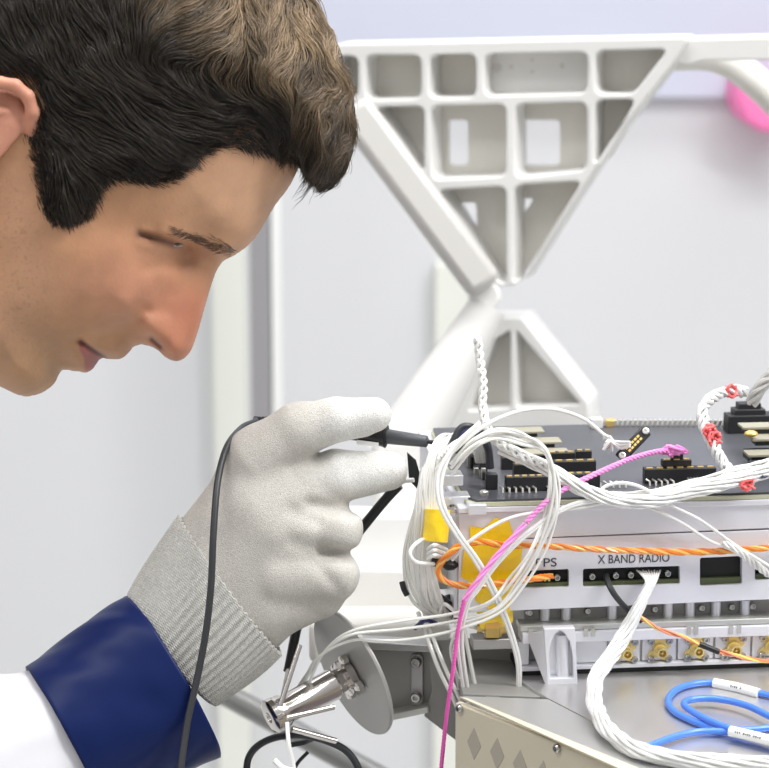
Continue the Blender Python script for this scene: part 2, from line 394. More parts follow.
# ---- lower module
lm = thing('connector_module', BW(.15, .06, w_b-.04), 'aluminium lower module with a row of gold coaxial connectors', 'connector module')
y1 = bl(BF(600, 622, .004))[2]; y2 = bl(BF(600, 630, .0))[2]; y3 = bl(BF(600, 641, .0))[2]; y4 = bl(BF(600, 663, .004))[2]; y5 = bl(BF(600, 673, .0))[2]
u0 = bl(BF(519, 640, .004))[0]
mb = MB(); mb.bb(u0+.004, u_r, .012, .14, y4, w_b-.001); mk('recess_body', mb, M['gus'], lm)
mb = MB(); mb.bb(u0, u_r, .001, .014, y2, y1); mk('upper_rail', mb, M['rail'], lm, bevel=.0005)
mb = MB(); mb.bb(u0+.001, u_r, -.001, .014, y3, y2-.0003); mk('lip_rail', mb, M['alu_w'], lm, bevel=.0004)
mb = MB(); mb.bb(bl(BF(550, 655, .004))[0], u_r, .006, .012, y4, y3); mk('connector_face', mb, M['alu_d'], lm)
mb = MB(); mb.bb(u0, u_r, .001, .012, y4-.0022, y4); mk('bottom_rail', mb, M['alu_w'], lm, bevel=.0003)
mb = MB(); mb.bb(u0, u_r, .003, .10, y5-.001, y4-.0022); mk('rubber_gasket', mb, M['dark'], lm)
for x in (529, 587, 631, 654, 701, 731, 752):
    screw(BF(x, 613-(x-530)*.028, .010), -UY+UZ*.3, 3.6*PX, M['steel'], lm, name='rail_screw', h=.003)
for x in (545, 566, 612, 668, 690, 716, 745):
    mb = MB(); p = BF(x, 613-(x-530)*.028, .010); mb.cyl(p-UZ*.004, p+UZ*.004, 5*PX, n=16); mk('spacer_post', mb, M['alu'], lm)
for x in (531, 586, 593, 689, 696, 731, 739):
    mb = MB(); p = BF(x, 633.5-(x-530)*.02, -.001); mb.box(p, UX*.0011, UY*.0006, UZ*.0022); mk('lip_notch', mb, M['rail'], lm)
cells = [(518, 529), (552, 607), (609, 640), (642, 676), (678, 713), (715, 750), (752, 788)]
for i, (ca, cb2) in enumerate(cells):
    a = bl(BF(ca, 655, .004))[0]; b = bl(BF(cb2, 655, .004))[0]
    mb = MB(); mb.bb(a, b, .004, .009, y4+.0004, y3-.0004); cell = mk('module_plate', mb, M['alu_w'] if i < 3 else M['alu'], lm, bevel=.0004)
    if i >= 2:
        cu = (a+b)/2; cw = (y4+y3)/2; s_ = min((y3-y4)*.46, .0075)
        rl = [(-s_, s_), (-s_*.2, s_), (s_, s_*.95), (s_, s_*.2), (s_*.55, -s_*.1), (s_, -s_), (s_*.3, -s_), (-s_*.1, -s_*.6), (-s_, -s_), (-s_, -s_*.35), (-s_*.35, .05*s_)]
        q = [(cu+x, cw+y) for x, y in rl]
        mesh_obj('connector_flange', curve_mesh([rnd(q, .001)], .0016, bmat(.0026), .0002), M['goldf'], cell)
        mb = MB(); c = BW(cu, .0026, cw); mb.tube_prof(c, -UY, [(0, .0036), (.002, .0036), (.002, .0028), (.007, .0028), (.007, .002), (.003, .0018)], 20); mk('coaxial_socket', mb, M['goldf'], cell)
        mb = MB(); mb.cyl(c-UY*.003, c-UY*.0065, .0006, n=8); mk('centre_pin', mb, M['goldp'], cell)
        for sx, sz in ((-1, 1), (1, 1), (-1, -1), (1, -1)):
            screw(BW(cu+sx*s_*.78, .0026, cw+sz*s_*.78), -UY, .0019, M['steel'], cell, name='flange_screw', h=.0022)
# support bracket with arched recess
sb = thing('support_bracket', BF(562, 690, -.012), 'small white aluminium support bracket with arched recess in front of the connector module', 'bracket')
v_ = -.012
fplate('bracket_frame', [[(544, 629), (575, 628), (578, 692), (548, 693)], [(550, 679), (549, 654), (551, 642), (555, 634), (560, 630), (565, 634), (570, 642), (573, 656), (574, 678)]], v_, .006, M['alu_w'], sb, r=.0003, bevel=.0003)
fplate('bracket_back', [[(548, 631), (573, 630), (576, 682), (550, 682)]], v_+.006, .002, M['alu'], sb)
mb = MB(); a = BF(562, 634, v_+.005); b = BF(563, 678, v_+.005); mb.cyl(a, b, .0035, n=20); mk('bracket_boss', mb, M['alu'], sb)
mb = MB(); q = [BF(526, 634, .0), BF(549, 630, v_), BF(549, 684, v_), BF(546, 686, v_)]
th = UY*.0012; n = len(q); mb.add(q+[x+th for x in q], [tuple(range(n)), tuple(range(n, 2*n))[::-1]]+[((i+1) % n, i, n+i, n+(i+1) % n) for i in range(n)])
mk('bracket_gusset', mb, M['alu_w'], sb, bevel=.0003)
mb = MB(); p = BF(563, 692, v_-.002); mb.box(p, UX*15*PX, UY*.010, UZ*.0015); mk('bracket_foot', mb, M['alu_w'], sb, bevel=.0004)

# ---- circuit board
wB = w_t+.0045
cb = thing('circuit_board', BW(.15, .08, wB), 'dark grey circuit board with black header connectors on top of the electronics box', 'circuit board')
cL = bl(BT(477, 500, wB)); cBk = bl(BT(600, 424, wB)); cLb = bl(BT(451, 462, wB))
fr = [(cL[0], cL[1]), (.31, cL[1]), (.31, cBk[1]), (cL[0]-.002, cBk[1]), (cL[0]-.005, cLb[1]+.01), (cL[0]-.005, cL[1]+.008)]
hm = Matrix.Identity(4)
for i, a_ in enumerate((UX, UY, UZ)): hm[0][i], hm[1][i], hm[2][i] = a_
o_ = O+UZ*wB; hm[0][3], hm[1][3], hm[2][3] = o_
mesh_obj('board', curve_mesh([fr], .0012, hm), M['pcb'], cb)
hm2 = hm.copy(); hm2[2][3] -= .0012
mesh_obj('board_laminate', curve_mesh([[(x-.0012, y-.0014) for x, y in fr]], .0020, hm2), M['pcb_edge'], cb)
mb = MB(); mb.bb(cL[0]+.02, .305, cL[1]-.0002, cL[1]+.02, w_t+.001, wB-.0030); mk('board_gasket', mb, M['dark'], cb)
def brd(x, y): u, v, w = bl(BT(x, y, wB)); return u, v
def header(name, x0, x1, yb, hpx, depth, m=None, pins=0, w0=0, cap=True, parent=cb):
    u0, v0 = brd(x0, yb); u1, _ = brd(x1, yb); h = hpx*PX
    mb = MB(); mb.bb(u0, u1, v0, v0+depth, wB+w0, wB+w0+h); o = mk(name, mb, m or M['blackm'], parent, bevel=.0004)
    if pins:
        for k in range(pins):
            mb = MB(); uu = u0+(u1-u0)*(k+.5)/pins; mb.box(BW(uu, v0+depth*.3, wB+w0+h+.0003), UX*(u1-u0)/pins*.3, UY*.0008, UZ*.0003); mk('contact', mb, M['goldp'], o)
    return o, u0, u1, v0, h
def pinrow(x0, x1, y, n):
    for k in range(n):
        x = x0+(x1-x0)*k/(n-1); u, v = brd(x, y); mb = MB(); mb.tube([BW(u, v, wB), BW(u, v+.001, wB+.0022), BW(u-.0012, v+.004, wB+.0026)], .0006, 6); mk('solder_pin', mb, M['pin'], cb)
header('header_connector', 506, 552, 492, 15, .006, pins=6)
header('header_connector', 514, 556, 481, 17, .006, pins=5)
header('header_connector', 559, 601, 489, 15, .006, pins=5)
header('header_connector', 554, 597, 478, 17, .006, pins=4)
header('header_connector', 548, 576, 472, 20, .005, pins=3)
header('header_connector', 576, 592, 470, 20, .005, pins=2)
header('header_connector', 502, 530, 470, 13, .006, pins=2)
for x0, x1, y, w0 in ((512, 571, 467, .006), (509, 563, 461, .009), (512, 545, 455, .012)):
    u0, v0 = brd(x0, y); u1, _ = brd(x1, y); mb = MB(); mb.bb(u0, u1, v0, v0+.012, wB+w0, wB+w0+.0012); mk('daughter_card', mb, M['card'], cb, bevel=.0002)
    mb = MB(); mb.bb(u0+.003, u1-.004, v0+.001, v0+.010, wB+w0-.0022, wB+w0); mk('stacking_connector', mb, M['blackm'], cb, bevel=.0002)
pinrow(503, 536, 493, 6); pinrow(549, 556, 492, 2); pinrow(601, 626, 488, 5); pinrow(650, 674, 486, 5); pinrow(690, 700, 484, 4); pinrow(708, 716, 483, 2)
mbc, hu0, hu1, hv0, hh = header('header_connector', 645, 718, 484, 15, .007, pins=7)
header('header_connector', 662, 692, 482, 7, .005, w0=.008, pins=3)
header('header_connector', 671, 683, 481, 8, .004, w0=.0118)
# stacked connector at right
header('header_connector', 752, 800, 478, 14, .010, pins=4); header('header_connector', 748, 800, 467, 9, .012, w0=.003, pins=3)
for y, w0, x0 in ((464, .008, 748), (455, .012, 752), (450, .016, 742)):
    u0, v0 = brd(x0, y+8); u1, _ = brd(800, y+8); mb = MB(); mb.bb(u0, u1, v0, v0+.012, wB+w0, wB+w0+.0014); mk('daughter_card', mb, M['card'], cb, bevel=.0002)
    mb = MB(); mb.bb(u0+.002, u1, v0+.001, v0+.010, wB+w0-.0026, wB+w0); mk('stacking_connector', mb, M['blackm'], cb, bevel=.0002)
mb = MB(); u, v = brd(750, 462); mb.ball(BW(u, v, wB+.016), .0028, sc=(1.4, 1, .7)); mk('gold_standoff', mb, M['goldp'], cb)
# top right tall connector
hc, *_ = header('tall_connector', 728, 800, 434, 20, .012); header('tall_connector', 734, 766, 433, 26, .010); header('tall_connector', 738, 761, 432, 32, .008)
# back row of teeth and a small brass part
for k in range(30):
    x = 600+k*5.0; u, v = brd(x, 427); mb = MB(); mb.box(BW(u, v+.002, wB+.0022), UX*.0009, UY*.002, UZ*.0016+UX*.0005); mk('edge_finger', mb, M['pin'], cb)
mb = MB(); u, v = brd(611, 427); mb.bb(u-.003, u+.003, v, v+.006, wB, wB+.004); mk('brass_terminal', mb, M['goldp'], cb, bevel=.0003)
mb = MB(); u, v = brd(597, 429); mb.bb(u-.0035, u+.0035, v, v+.006, wB, wB+.006); mk('white_terminal', mb, M['sleeve'], cb, bevel=.0006)
# left edge connectors
for (x, yb, hp, wd) in ((492, 490, 16, 12), (484, 478, 26, 7), (477, 470, 30, 6), (470, 462, 26, 6), (463, 456, 20, 5)):
    header('edge_connector', x-wd/2, x+wd/2, yb, hp, .005)
for (x, yb, hp) in ((487, 476, 18), (480, 466, 22), (473, 460, 20), (466, 462, 12)):
    header('connector_bracket', x-1.5, x+1.5, yb, hp, .004, m=M['pin'])
for k in range(14):
    x = 462+random.random()*34; yb = 458+(x-462)*.9+random.random()*4; hp = random.uniform(5, 16); u, v = brd(x, yb)
    mb = MB(); mb.bb(u-.0012, u+.0012, v, v+.003, wB, wB+hp*PX); mk('small_component', mb, (M['blackm'], M['pin'], M['alu_d'])[k % 3], cb, bevel=.0002)
mb = MB(); u, v = brd(484, 495); mb.tube_prof(BW(u, v, wB), UZ, [(0, 4.5*PX), (.002, 4.5*PX), (.0025, 3*PX), (.0015, 2*PX)], 16); mk('board_screw', mb, M['pin'], cb)

# ---- kapton tape
def tape(name, poly, v, label):
    cu = [f2(x, y, v) for x, y in poly]; me = curve_mesh([rnd(cu, .0006)], .0002, bmat(v))
    o = mesh_obj(name, me, M['kapton'], smooth=False); return tag(o, label, 'tape')
tape('polyimide_tape', [(470, 526), (484, 528), (495, 518), (509, 520), (514, 538), (523, 541), (519, 583), (510, 590), (510, 613), (496, 613), (475, 601), (479, 588), (461, 577), (464, 548), (470, 545)], -.0006, 'crinkled yellow polyimide tape patch on the left of the box front')
tape('polyimide_tape', [(475, 603), (513, 600), (513, 622), (500, 632), (480, 628)], .002, 'small yellow polyimide tape strip below the tape patch, above the gold nut')
mb = MB(); a = [P(x, y, 1.185) for x, y in ((438, 509), (437, 524), (435, 541))]
mb.tube(crv(a, 6), 15*PX, 18, flat=.75); t = tag(mk('polyimide_tape', mb, M['kapton']), 'yellow polyimide tape wrapped around the hanging white wire bundle', 'tape')
# gold nut connector lower left
gn = thing('gold_coaxial_plug', BF(492, 640, .0), 'gold hexagonal coaxial plug with thin white lead below the yellow tape', 'coaxial plug')
c = BF(477, 628, .006); ax = (UX*.95-UY*.1).normalized()
mb = MB(); mb.tube_prof(c, ax, [(0, .0028), (.003, .0028), (.003, .0018), (.004, .0018)], 16); mk('collar', mb, M['gold'], gn)
mb = MB(); mb.tube_prof(c+ax*.004, ax, [(0, .0052), (.0006, .0058), (.0072, .0058), (.008, .005)], 6); mk('hex_nut', mb, M['gold'], gn, smooth=False)
mb = MB(); mb.tube_prof(c+ax*.012, ax, [(0, .0045), (.001, .0045), (.001, .0032), (.006, .0032)], 16); mk('threaded_barrel', mb, M['gold'], gn)
mb = MB(); q = BF(492, 641, .008); mb.box(q, UX*.011, UY*.006, UZ*.0028); mk('mounting_block', mb, M['alu_d'], gn, bevel=.0005)
mb = MB(); mb.tube(crv([c, BF(465, 624, .004), BF(455, 612, .004), BF(444, 604, .006), BF(440, 612, .01)], 8), 2*PX, 8); mk('lead', mb, M['wire_t'], gn)

# ---- base plate & chamber in the foreground
wP = y5-.001
def tpoly(name, px, w, th, m, parent=None, bevel=.0003, **k):
    q = []
    for x, y in px:
        u, v, _ = bl(BT(x, y, w)); q.append((u, v))
    mm = hm.copy(); mm[2][3] = O.z+w; return mesh_obj(name, curve_mesh([q], th, mm, bevel), m, parent, **k)
bp = tpoly('base_plate', [(516, 652), (880, 630), (880, 830), (706, 780), (546, 697), (520, 680)], wP, .008, M['plate'])
tag(tpoly('rear_base_plate', [(448, 640), (700, 640), (548, 697), (463, 694)], wP-.0016, .006, M['gus']), 'dark grey plate under the gold plug behind the beige chassis corner', 'plate')
tag(bp, 'reflective grey aluminium base plate carrying the blue cables below the connector module', 'base plate')
ch = thing('beige_chassis', BT(560, 740, wP-.2), 'beige painted chassis with diamond holes and grey lid at the bottom edge', 'chassis')
wL = wP+.0015
tpoly('lid', [(462, 696), (548, 699), (708, 782), (660, 782)], wL, .002, M['lid'], ch)
tpoly('lid_hem', [(459, 696), (468, 698), (674, 782), (655, 784)], wL+.0012, .0012, M['beige'], ch, bevel=.0005)
A = BT(459, 698, wL); B2 = BT(655, 776, wL); d = (B2-A).normalized(); nn = d.cross(UZ).normalized()
if nn.dot(FW) > 0: nn = -nn
L2 = (B2-A).length+.1
def side(name, s0, s1, z0, z1, off, th, m, bevel=0, parent=ch):
    mb = MB(); c = A+d*(s0+s1)/2+UZ*(z0+z1)/2+nn*(off); mb.box(c, d*(s1-s0)/2, nn*th/2, UZ*(z1-z0)/2); return mk(name, mb, m, parent, bevel=bevel)
side('side_panel', -.001, L2, -.25, -.002, 0, .004, M['beige'], .0012)
side('rear_side_panel', -.001, .004, -.25, -.004, -.08, .16, M['alu_d'])
pn = A+nn*.0022
for (x, y) in ((474, 744), (497, 754), (520, 766), (543, 777)):
    s_ = 9*PX; c = hit(x, y, pn, nn); cu = (c-A).dot(d); cz = (c-A).z
    mm = pmat(A+nn*.0023, d, UZ) if d.cross(UZ).dot(nn) > 0 else pmat(A+nn*.0023, -d, UZ); sg = 1 if d.cross(UZ).dot(nn) > 0 else -1
    me = curve_mesh([[(sg*cu-.0052, cz), (sg*cu, cz-.0085), (sg*cu+.0052, cz), (sg*cu, cz+.0085)]], .0003, mm); mesh_obj('diamond_hole_patch', me, M['beige_d'], ch, smooth=False)  # flat dark diamonds stand in for holes, their shade put into the colour
for (x, y) in ((460.5, 708), (558, 748)):
    screw(hit(x, y, pn, nn), nn, 4.2*PX, M['steel'], ch, h=.0022)
tag(tpoly('washer', [(715, 753), (728, 752), (728, 756), (716, 757)], wP+.002, .002, M['steel']), 'small steel washer lying on the base plate near the blue cables', 'washer')

# ---------------------------------------------------------------- left lower bracket assembly
DB = 1.25
br = thing('grey_mounting_bracket', P(420, 730, DB), 'grey metal channel bracket with two screws left of the beige chassis', 'bracket')
nB = (-FW*.85+RT*-.15); nB.z = 0; nB.normalize(); pB = P(415, 680, DB+.012)
anyplate('web_plate', [[(345, 642), (441, 650), (445, 710), (388, 718), (386, 690)]], pB, nB, .003, M['gus'], br, r=.002)
anyplate('gusset_plate', [[(428, 640), (520, 640), (540, 705), (462, 745), (424, 716), (432, 690)]], pB+nB*.006, nB, .003, M['gus'], br, r=.001)
anyplate('top_flange', [[(335, 640), (437, 646), (441, 653), (335, 648)]], pB+nB*.01, nB, .012, M['alu_d'], br, r=.001, bevel=.0006)
anyplate('bottom_flange', [[(385, 716), (428, 707), (429, 713), (386, 722)]], pB+nB*.01, nB, .012, M['rail'], br, r=.001, bevel=.0006)
anyplate('slot_strap', [[(411, 654), (423, 655), (423, 706), (411, 706)]], pB+nB*.003, nB, .003, M['alu_d'], br, r=.003, bevel=.0005)
for y in (661, 696):
    q = hit(416.5, y, pB+nB*.003, nB); screw(q, nB, 6*PX, M['steel'], br, h=.004)
# disc
axd = (RT*-.907*.906+UP*-.42*.906-FW*.42).normalized()
cdisc = P(353, 672, 1.225)
hg = thing('steel_hinge_pivot', cdisc-UZ*.035, 'polished steel pivot cylinder bolted to a thin grey disc below the glove', 'pivot')
mb = MB(); mb.tube_prof(cdisc, axd, [(-.0012, .0355), (-.0012, .0362), (.0, .0366), (.0012, .0362)], 64); mk('disc', mb, M['disc'], hg, bevel=.0002)
c0 = P(357, 670, 1.2); c0 = cdisc+axd*.002+(UP*-.001)
mb = MB(); mb.tube_prof(c0, axd, [(0, .010), (.004, .010), (.005, .0065), (.009, .0068), (.011, .0085), (.040, .0076), (.042, .0088), (.048, .0088), (.049, .006)], 32); mk('pivot_cylinder', mb, M['chrome'], hg)
e1 = axd.orthogonal().normalized(); e2 = axd.cross(e1)
for k in range(4):
    q = k*math.pi/2+.5; p = c0+(e1*math.cos(q)+e2*math.sin(q))*.0115
    mb = MB(); mb.tube_prof(p, axd, [(0, .0028), (.003, .0028), (.004, .002), (.004, .001)], 6); mk('flange_bolt', mb, M['chrome'], hg, smooth=False)
ce = c0+axd*.046
for k in range(7):
    q = k*2*math.pi/7; p = ce+(e1*math.cos(q)+e2*math.sin(q))*.0072; mb = MB(); mb.ball(p, .0022, 8); mk('end_rivet', mb, M['chrome'], hg)
mb = MB(); mb.tube_prof(ce, axd, [(.001, .0095), (.004, .0095), (.005, .007), (.005, .003), (.002, .002)], 24); mk('end_cap', mb, M['chrome'], hg)
for a_, b_, r in (((280, 706), (300, 645), 2.6), ((287, 718), (334, 707), 2.8), ((292, 729), (336, 741), 3)):
    mb = MB(); mb.cyl(P(*a_, 1.17), P(*b_, 1.18), r*PX, n=12); mk('locking_rod', mb, M['chrome'], hg)
mb = MB(); mb.tube(crv([P(287, 722, 1.165), P(289, 745, 1.165), P(294, 768, 1.17), P(296, 800, 1.17)], 6), 2.6*PX, 8, flat=.5); mb.tube(crv([P(274, 760, 1.165), P(283, 768, 1.165), P(296, 772, 1.165)], 6), 3*PX, 8); 
tag(mk('cable_tie', mb, M['sleeve']), 'white plastic cable tie hanging from the steel pivot', 'cable tie')
# background tube and black hose loop
mb = MB(); mb.tube([P(218, 690, 1.75), P(420, 800, 1.6)], 12*1.7/F, 24); tag(mk('grey_frame_tube', mb, M['tubeg']), 'grey metal tube running diagonally behind the steel pivot', 'tube')
mb = MB(); mb.tube(crv([P(246, 790, 1.24), P(249, 757, 1.24), P(268, 740, 1.23), P(300, 735, 1.22), P(332, 743, 1.22), P(352, 757, 1.22), P(368, 790, 1.22)], 12), 3.8*PX, 12)
tag(mk('black_hose', mb, M['cable']), 'thick black cable looping under the steel pivot', 'cable')
mb = MB(); mb.tube(crv([P(290, 745, 1.25), P(305, 742, 1.25), P(316, 737, 1.24)], 8), 3*PX, 10); mb.tube(crv([P(290, 780, 1.25), P(297, 764, 1.25), P(308, 752, 1.25)], 8), 2*PX, 10)
tag(mk('black_lead', mb, M['cable']), 'short black lead crossing inside the black cable loop', 'cable')

# ---------------------------------------------------------------- wires
def path3(pts, dv=0.0):
    out = []
    for q in pts:
        x, y, v = q if len(q) == 3 else (q[0], q[1], -.006)
        out.append(BF(x, y, v+dv))
    return out
def wire(name, pts, r, m, label, cat='wire', group=None, n=8, sub=12):
    mb = MB(); mb.tube(crv(path3(pts), sub), r*PX, n); return tag(mk(name, mb, m), label, cat, group)
G = 'thin white wires hanging in the bundle left of the box'
LB = 'thin white wire in the hanging bundle between the glove and the electronics box'
for k in range(22):
    s = k/21; j = lambda a=2.8: random.uniform(-a, a)
    x0 = 442+s*18+j(3); v0 = .02+random.random()*.03
    pts = [(x0+20+j(3), 449+j(5), v0+.02), (x0+4, 437+j(4), v0), (436+s*8+j(3), 446+j(4), .01), (421+s*16+j(), 478+j(5), .0), (418+s*18+j(), 520+j(3), -.004), (414+s*20+j(2), 565+j(4), .0), (418+s*24+j(3), 600+j(3), .006), (434+s*20+j(5), 618+j(5), .02)]
    mb = MB(); mb.tube(crv(path3(pts), 10), 1.5*PX, 7); tag(mk('white_wire', mb, M['wire_t'] if k % 3 else M['wire']), LB, 'wire', G)
G2 = 'white wires curving down the outer left of the bundle'
for k in range(4):
    j = lambda a=2: random.uniform(-a, a)
    pts = [(424+j(4), 470+j(), .01), (412+k*1.5, 520, .012), (404+k*3, 560+j(), .012), (409+k*4, 592+j(), .01), (424+k*4, 612+j(), .01), (446+k*3, 622, .02)]
    mb = MB(); mb.tube(crv(path3(pts), 10), 1.8*PX, 7); tag(mk('white_wire', mb, M['wire_t']), 'white wire curving outside the taped bundle at its far left', 'wire', G2)
wire('white_wire', [(427, 538, -.006), (418, 542, -.014), (410, 552, -.018), (416, 562, -.018), (434, 564, -.01)], 2.0, M['wire'], 'white wire making a small open loop left of the orange cable bend', 'wire')
for k, (y, m) in enumerate([(546, 'wire'), (551, 'wire'), (556, 'wire')]):
    wire('white_wire', [(428, y+3, -.01), (434, y-1, -.016), (441, y+1, -.006), (447, y+4, .004)], 2.0, M[m], 'short white wire stub beside the bundle left of the orange bend, %s of three' % ('topmost', 'middle', 'lowest')[k])
wire('black_connector_lead', [(431, 562, -.008), (438, 563, -.008)], 4.2, M['black'], 'small black connector end at the tip of the looped white wire', 'connector')
mb = MB(); mb.ball(BF(450, 565, .004), 7*PX, 10, (1.2, 1, .8)); tag(mk('black_grommet', mb, M['black']), 'black rubber grommet on the box side behind the orange bend', 'grommet')
mb = MB(); mb.tube(crv(path3([(402, 582, .008), (404, 589, .006), (407, 595, .006)]), 6), 3*PX, 8); tag(mk('heat_shrink', mb, M['black']), 'short black heat-shrink sleeve on the outermost bundle wire', 'sleeve')
for pts, lb in (([(430, 592, .02), (440, 598, .012), (450, 606, .012), (458, 618, .02)], 'black wire tucked behind the base of the white bundle'), ([(436, 612, .03), (446, 600, .02), (455, 598, .02)], 'short black wire curling behind the pink cord')):
    wire('black_wire', pts, 4.5, M['black'], lb, 'wire')
wire('navy_wire', [(415, 628, .016), (426, 620, .006), (436, 624, .016)], 2.6, M['navyw'], 'dark navy wire peeking out under the white bundle', 'wire')
# wires from the connectors arching down to the left (black pair)
for k, (dx, dy) in enumerate(((0, 0), (3, 4), (7, 7))):
    wire('black_arched_wire', [(450+dx, 447+dy, .01), (462+dx*.8, 427+dy, .012), (478+dx*.4, 430+dy, .014), (488, 446+dy*.7, .02), (491-dx*.3, 468, .022)], 3.4, M['cable'] if k != 1 else M['navyw'],
         'black wire arching over the board corner, %s of three' % ('outermost', 'middle', 'innermost')[k])
for k in range(5):
    wire('white_jumper_wire', [(438+k*3, 460-k*3, .0), (450+k*2.5, 446-k*1.5, .004), (462+k*2, 440-k, .01), (473+k*3, 447, .02), (477+k*3, 462, .03)], 1.9, M['wire'], 'short white jumper wire arching beside the black wires at the board corner', 'wire', 'white jumper wires at the board corner')
# ribbon of white wires : big loop
G3 = 'white wires of the big loop in front of the box'
for k in range(5):
    o_ = k*3.0
    pts = [(452, 462+o_, -.004), (470, 441+o_*.9, -.006), (495, 430+o_*.8, -.006), (522, 432+o_*.9, -.008), (545, 449+o_*.3, -.01), (558-o_*.6, 480, -.012), (558-o_*1.1, 515, -.014), (543-o_*1.3, 552, -.016), (523-o_, 585-o_*.6, -.017), (498-o_*.6, 614-o_*1.1, -.016), (455, 631-o_*1.6, -.014), (400, 640-o_*1.7, -.010), (352, 640-o_*.8+k*.6, -.004), (322, 655-o_*.2, .004), (306, 675+o_, .012), (296, 692+k, .02)]
    pts = pts if k in (0, 2, 4) else pts[:11]+[(462, 628-k*3, -.01), (452, 650, .0), (458+k*2, 690, .01)]
    pts = [(q[0]+random.uniform(-2.2, 2.2), q[1]+random.uniform(-1.6, 1.6), q[2]+random.uniform(-.002, .002)) for q in pts]
    wire('white_wire', pts, 1.55, M['wire'] if k % 2 else M['wire_t'], 'white wire of the big loop over the box front, sweeping %s' % ('left under the glove' if k in (0, 2, 4) else 'down to the base plate'), 'wire', G3+(' going left' if k in (0, 2, 4) else ' going down'))
# two pairs crossing diagonally
for k in range(2):
    o_ = k*4
    wire('white_wire', [(480, 422+k*2, -.0), (455-o_*.3, 445+o_, -.006), (438+o_, 475+o_, -.012), (440+o_, 506, -.016), (456+o_, 535, -.018), (474+o_, 560, -.018), (492+o_, 592, -.016), (508+o_*.8, 630, -.012), (517+o_*.6, 662, -.01), (518+o_*.4, 690, -.008)], 2.0, M['wire'],
         'white wire of the pair running diagonally across the yellow tape, %s one' % ('left', 'right')[k])
for k in range(2):
    o_ = k*5
    wire('white_wire', [(620, 497+k, -.006), (570, 505+k*2, -.01), (530, 530+o_*.6, -.014), (500, 556+o_, -.016), (478, 585+o_, -.018), (466+o_*.4, 605, -.018), (458+o_*.8, 640, -.014), (464+o_*.8, 692, -.006)], 2.0, M['wire'],
         'white wire running from the harness down beside the pink cord, %s one' % ('upper', 'lower')[k])
wire('white_wire', [(640, 492, -.004), (590, 506, -.008), (540, 512, -.01), (505, 520, -.012), (470, 541, -.014), (452, 560, -.01)], 1.9, M['wire'], 'white wire running nearly level above the yellow tape patch')
for k in range(3):
    wire('white_wire', [(418+k*6, 612, .02), (428+k*6, 640, .01), (440+k*7, 672, .002), (456+k*6, 705, .0), (466+k*6, 740, .002)] if k < 2 else [(462, 618, -.004), (468, 650, -.004), (474, 680, -.002), (477, 694, .0)], 2.1, M['wire_t'],
         'off-white wire dropping from the bundle past the chassis corner, %s of three' % ('leftmost', 'middle', 'rightmost')[k])
# thin arching wire to the loose connector
wire('white_wire', [(436, 470, -.002), (455, 450, -.004), (486, 425, .0), (520, 411, .01), (552, 409, .02), (582, 418, .02), (603, 434, .02), (612, 440, .02)], 2.0, M['wire'], 'thin white wire arching over the board to the loose black connector')
lc = thing('loose_connector', BF(632, 462, .02), 'small loose black connector with gold contacts tilted in the air above the board', 'connector')
a0 = BF(621, 457, .018); a1 = BF(645, 432, .024); ad = (a1-a0).normalized(); an = (-FW+UP*.1-RT*.1); an = (an-ad*an.dot(ad)).normalized(); ab = ad.cross(an).normalized()
mb = MB(); mb.box((a0+a1)/2, ad*(a1-a0).length*.55, ab*6.2*PX, an*4*PX); mk('shell', mb, M['black'], lc, bevel=.0008)
for s_ in (-1.6, 1.6):
    for k in range(5):
        mb = MB(); p = (a0+a1)/2+ad*(k-2)*.0022+ab*s_*PX*1.2+an*4.3*PX; mb.box(p, ad*.0008, ab*.0006, an*.0003); mk('gold_contact', mb, M['goldp'], lc)
for e in (a0, a1):
    mb = MB(); mb.tube_prof(e.lerp((a0+a1)/2, .03)+an*3.6*PX, an, [(0, 3.6*PX), (.0012, 3.4*PX), (.0014, 2*PX), (.0006, 1.4*PX)], 14); mk('jack_screw', mb, M['pin'], lc)
mb = MB(); kp = BF(611, 441, .016)
for k in range(5):
    q = rng.normal(0, 1, (6, 3)); pts = [kp+Vector(x)*.0022 for x in q]; mb.tube(crv(pts, 6), 1.6*PX, 6)
for k in range(3): mb.tube(crv([kp, BF(620, 442+k*3, .016), BF(630, 446+k*2-4, .012)], 6), 1.6*PX, 6)
mk('wire_knot', mb, M['wire'], lc)
# twisted harness rising up
def harness(name, pts, n, R, r, pitch, m, label, cat='harness', cross=True, Rf=None, wob=.15):
    pth = fine(path3(pts)); mb = strands(pth, n, R*PX, r*PX, pitch, wob=wob, Rf=Rf)
    if cross: strands(pth, max(2, n//2), R*PX*.75, r*PX, -pitch*.8, mb, phase=.6, wob=wob, Rf=Rf)
    return tag(mk(name, mb, m), label, cat)
harness('twisted_wire_pair', [(478, 338, .03), (480, 362, .026), (483, 385, .02), (483, 405, .014), (487, 425, .006), (497, 442, -.002), (520, 455, -.006), (548, 466, -.006), (575, 482, -.004), (605, 496, -.004), (640, 500, -.004)], 3, 3.0, 1.9, .014, M['wire'], 'twisted white wires rising straight up above the board corner')
harness('white_wire_harness', [(500, 448, .004), (530, 460, -.002), (560, 476, -.006), (585, 490, -.008), (615, 500, -.01), (655, 500, -.01), (690, 491, -.008), (725, 483, -.006), (760, 473, -.004), (800, 458, -.002)], 9, 5.6, 1.7, .17, M['wire'], 'thick white wire harness lying along the front edge of the board')
harness('white_wire_harness', [(600, 497, -.006), (650, 494, -.006), (700, 482, -.004), (740, 470, .0), (800, 455, .004)], 5, 3.6, 1.6, .11, M['wire'], 'second white harness strand merging from the upper right along the board')
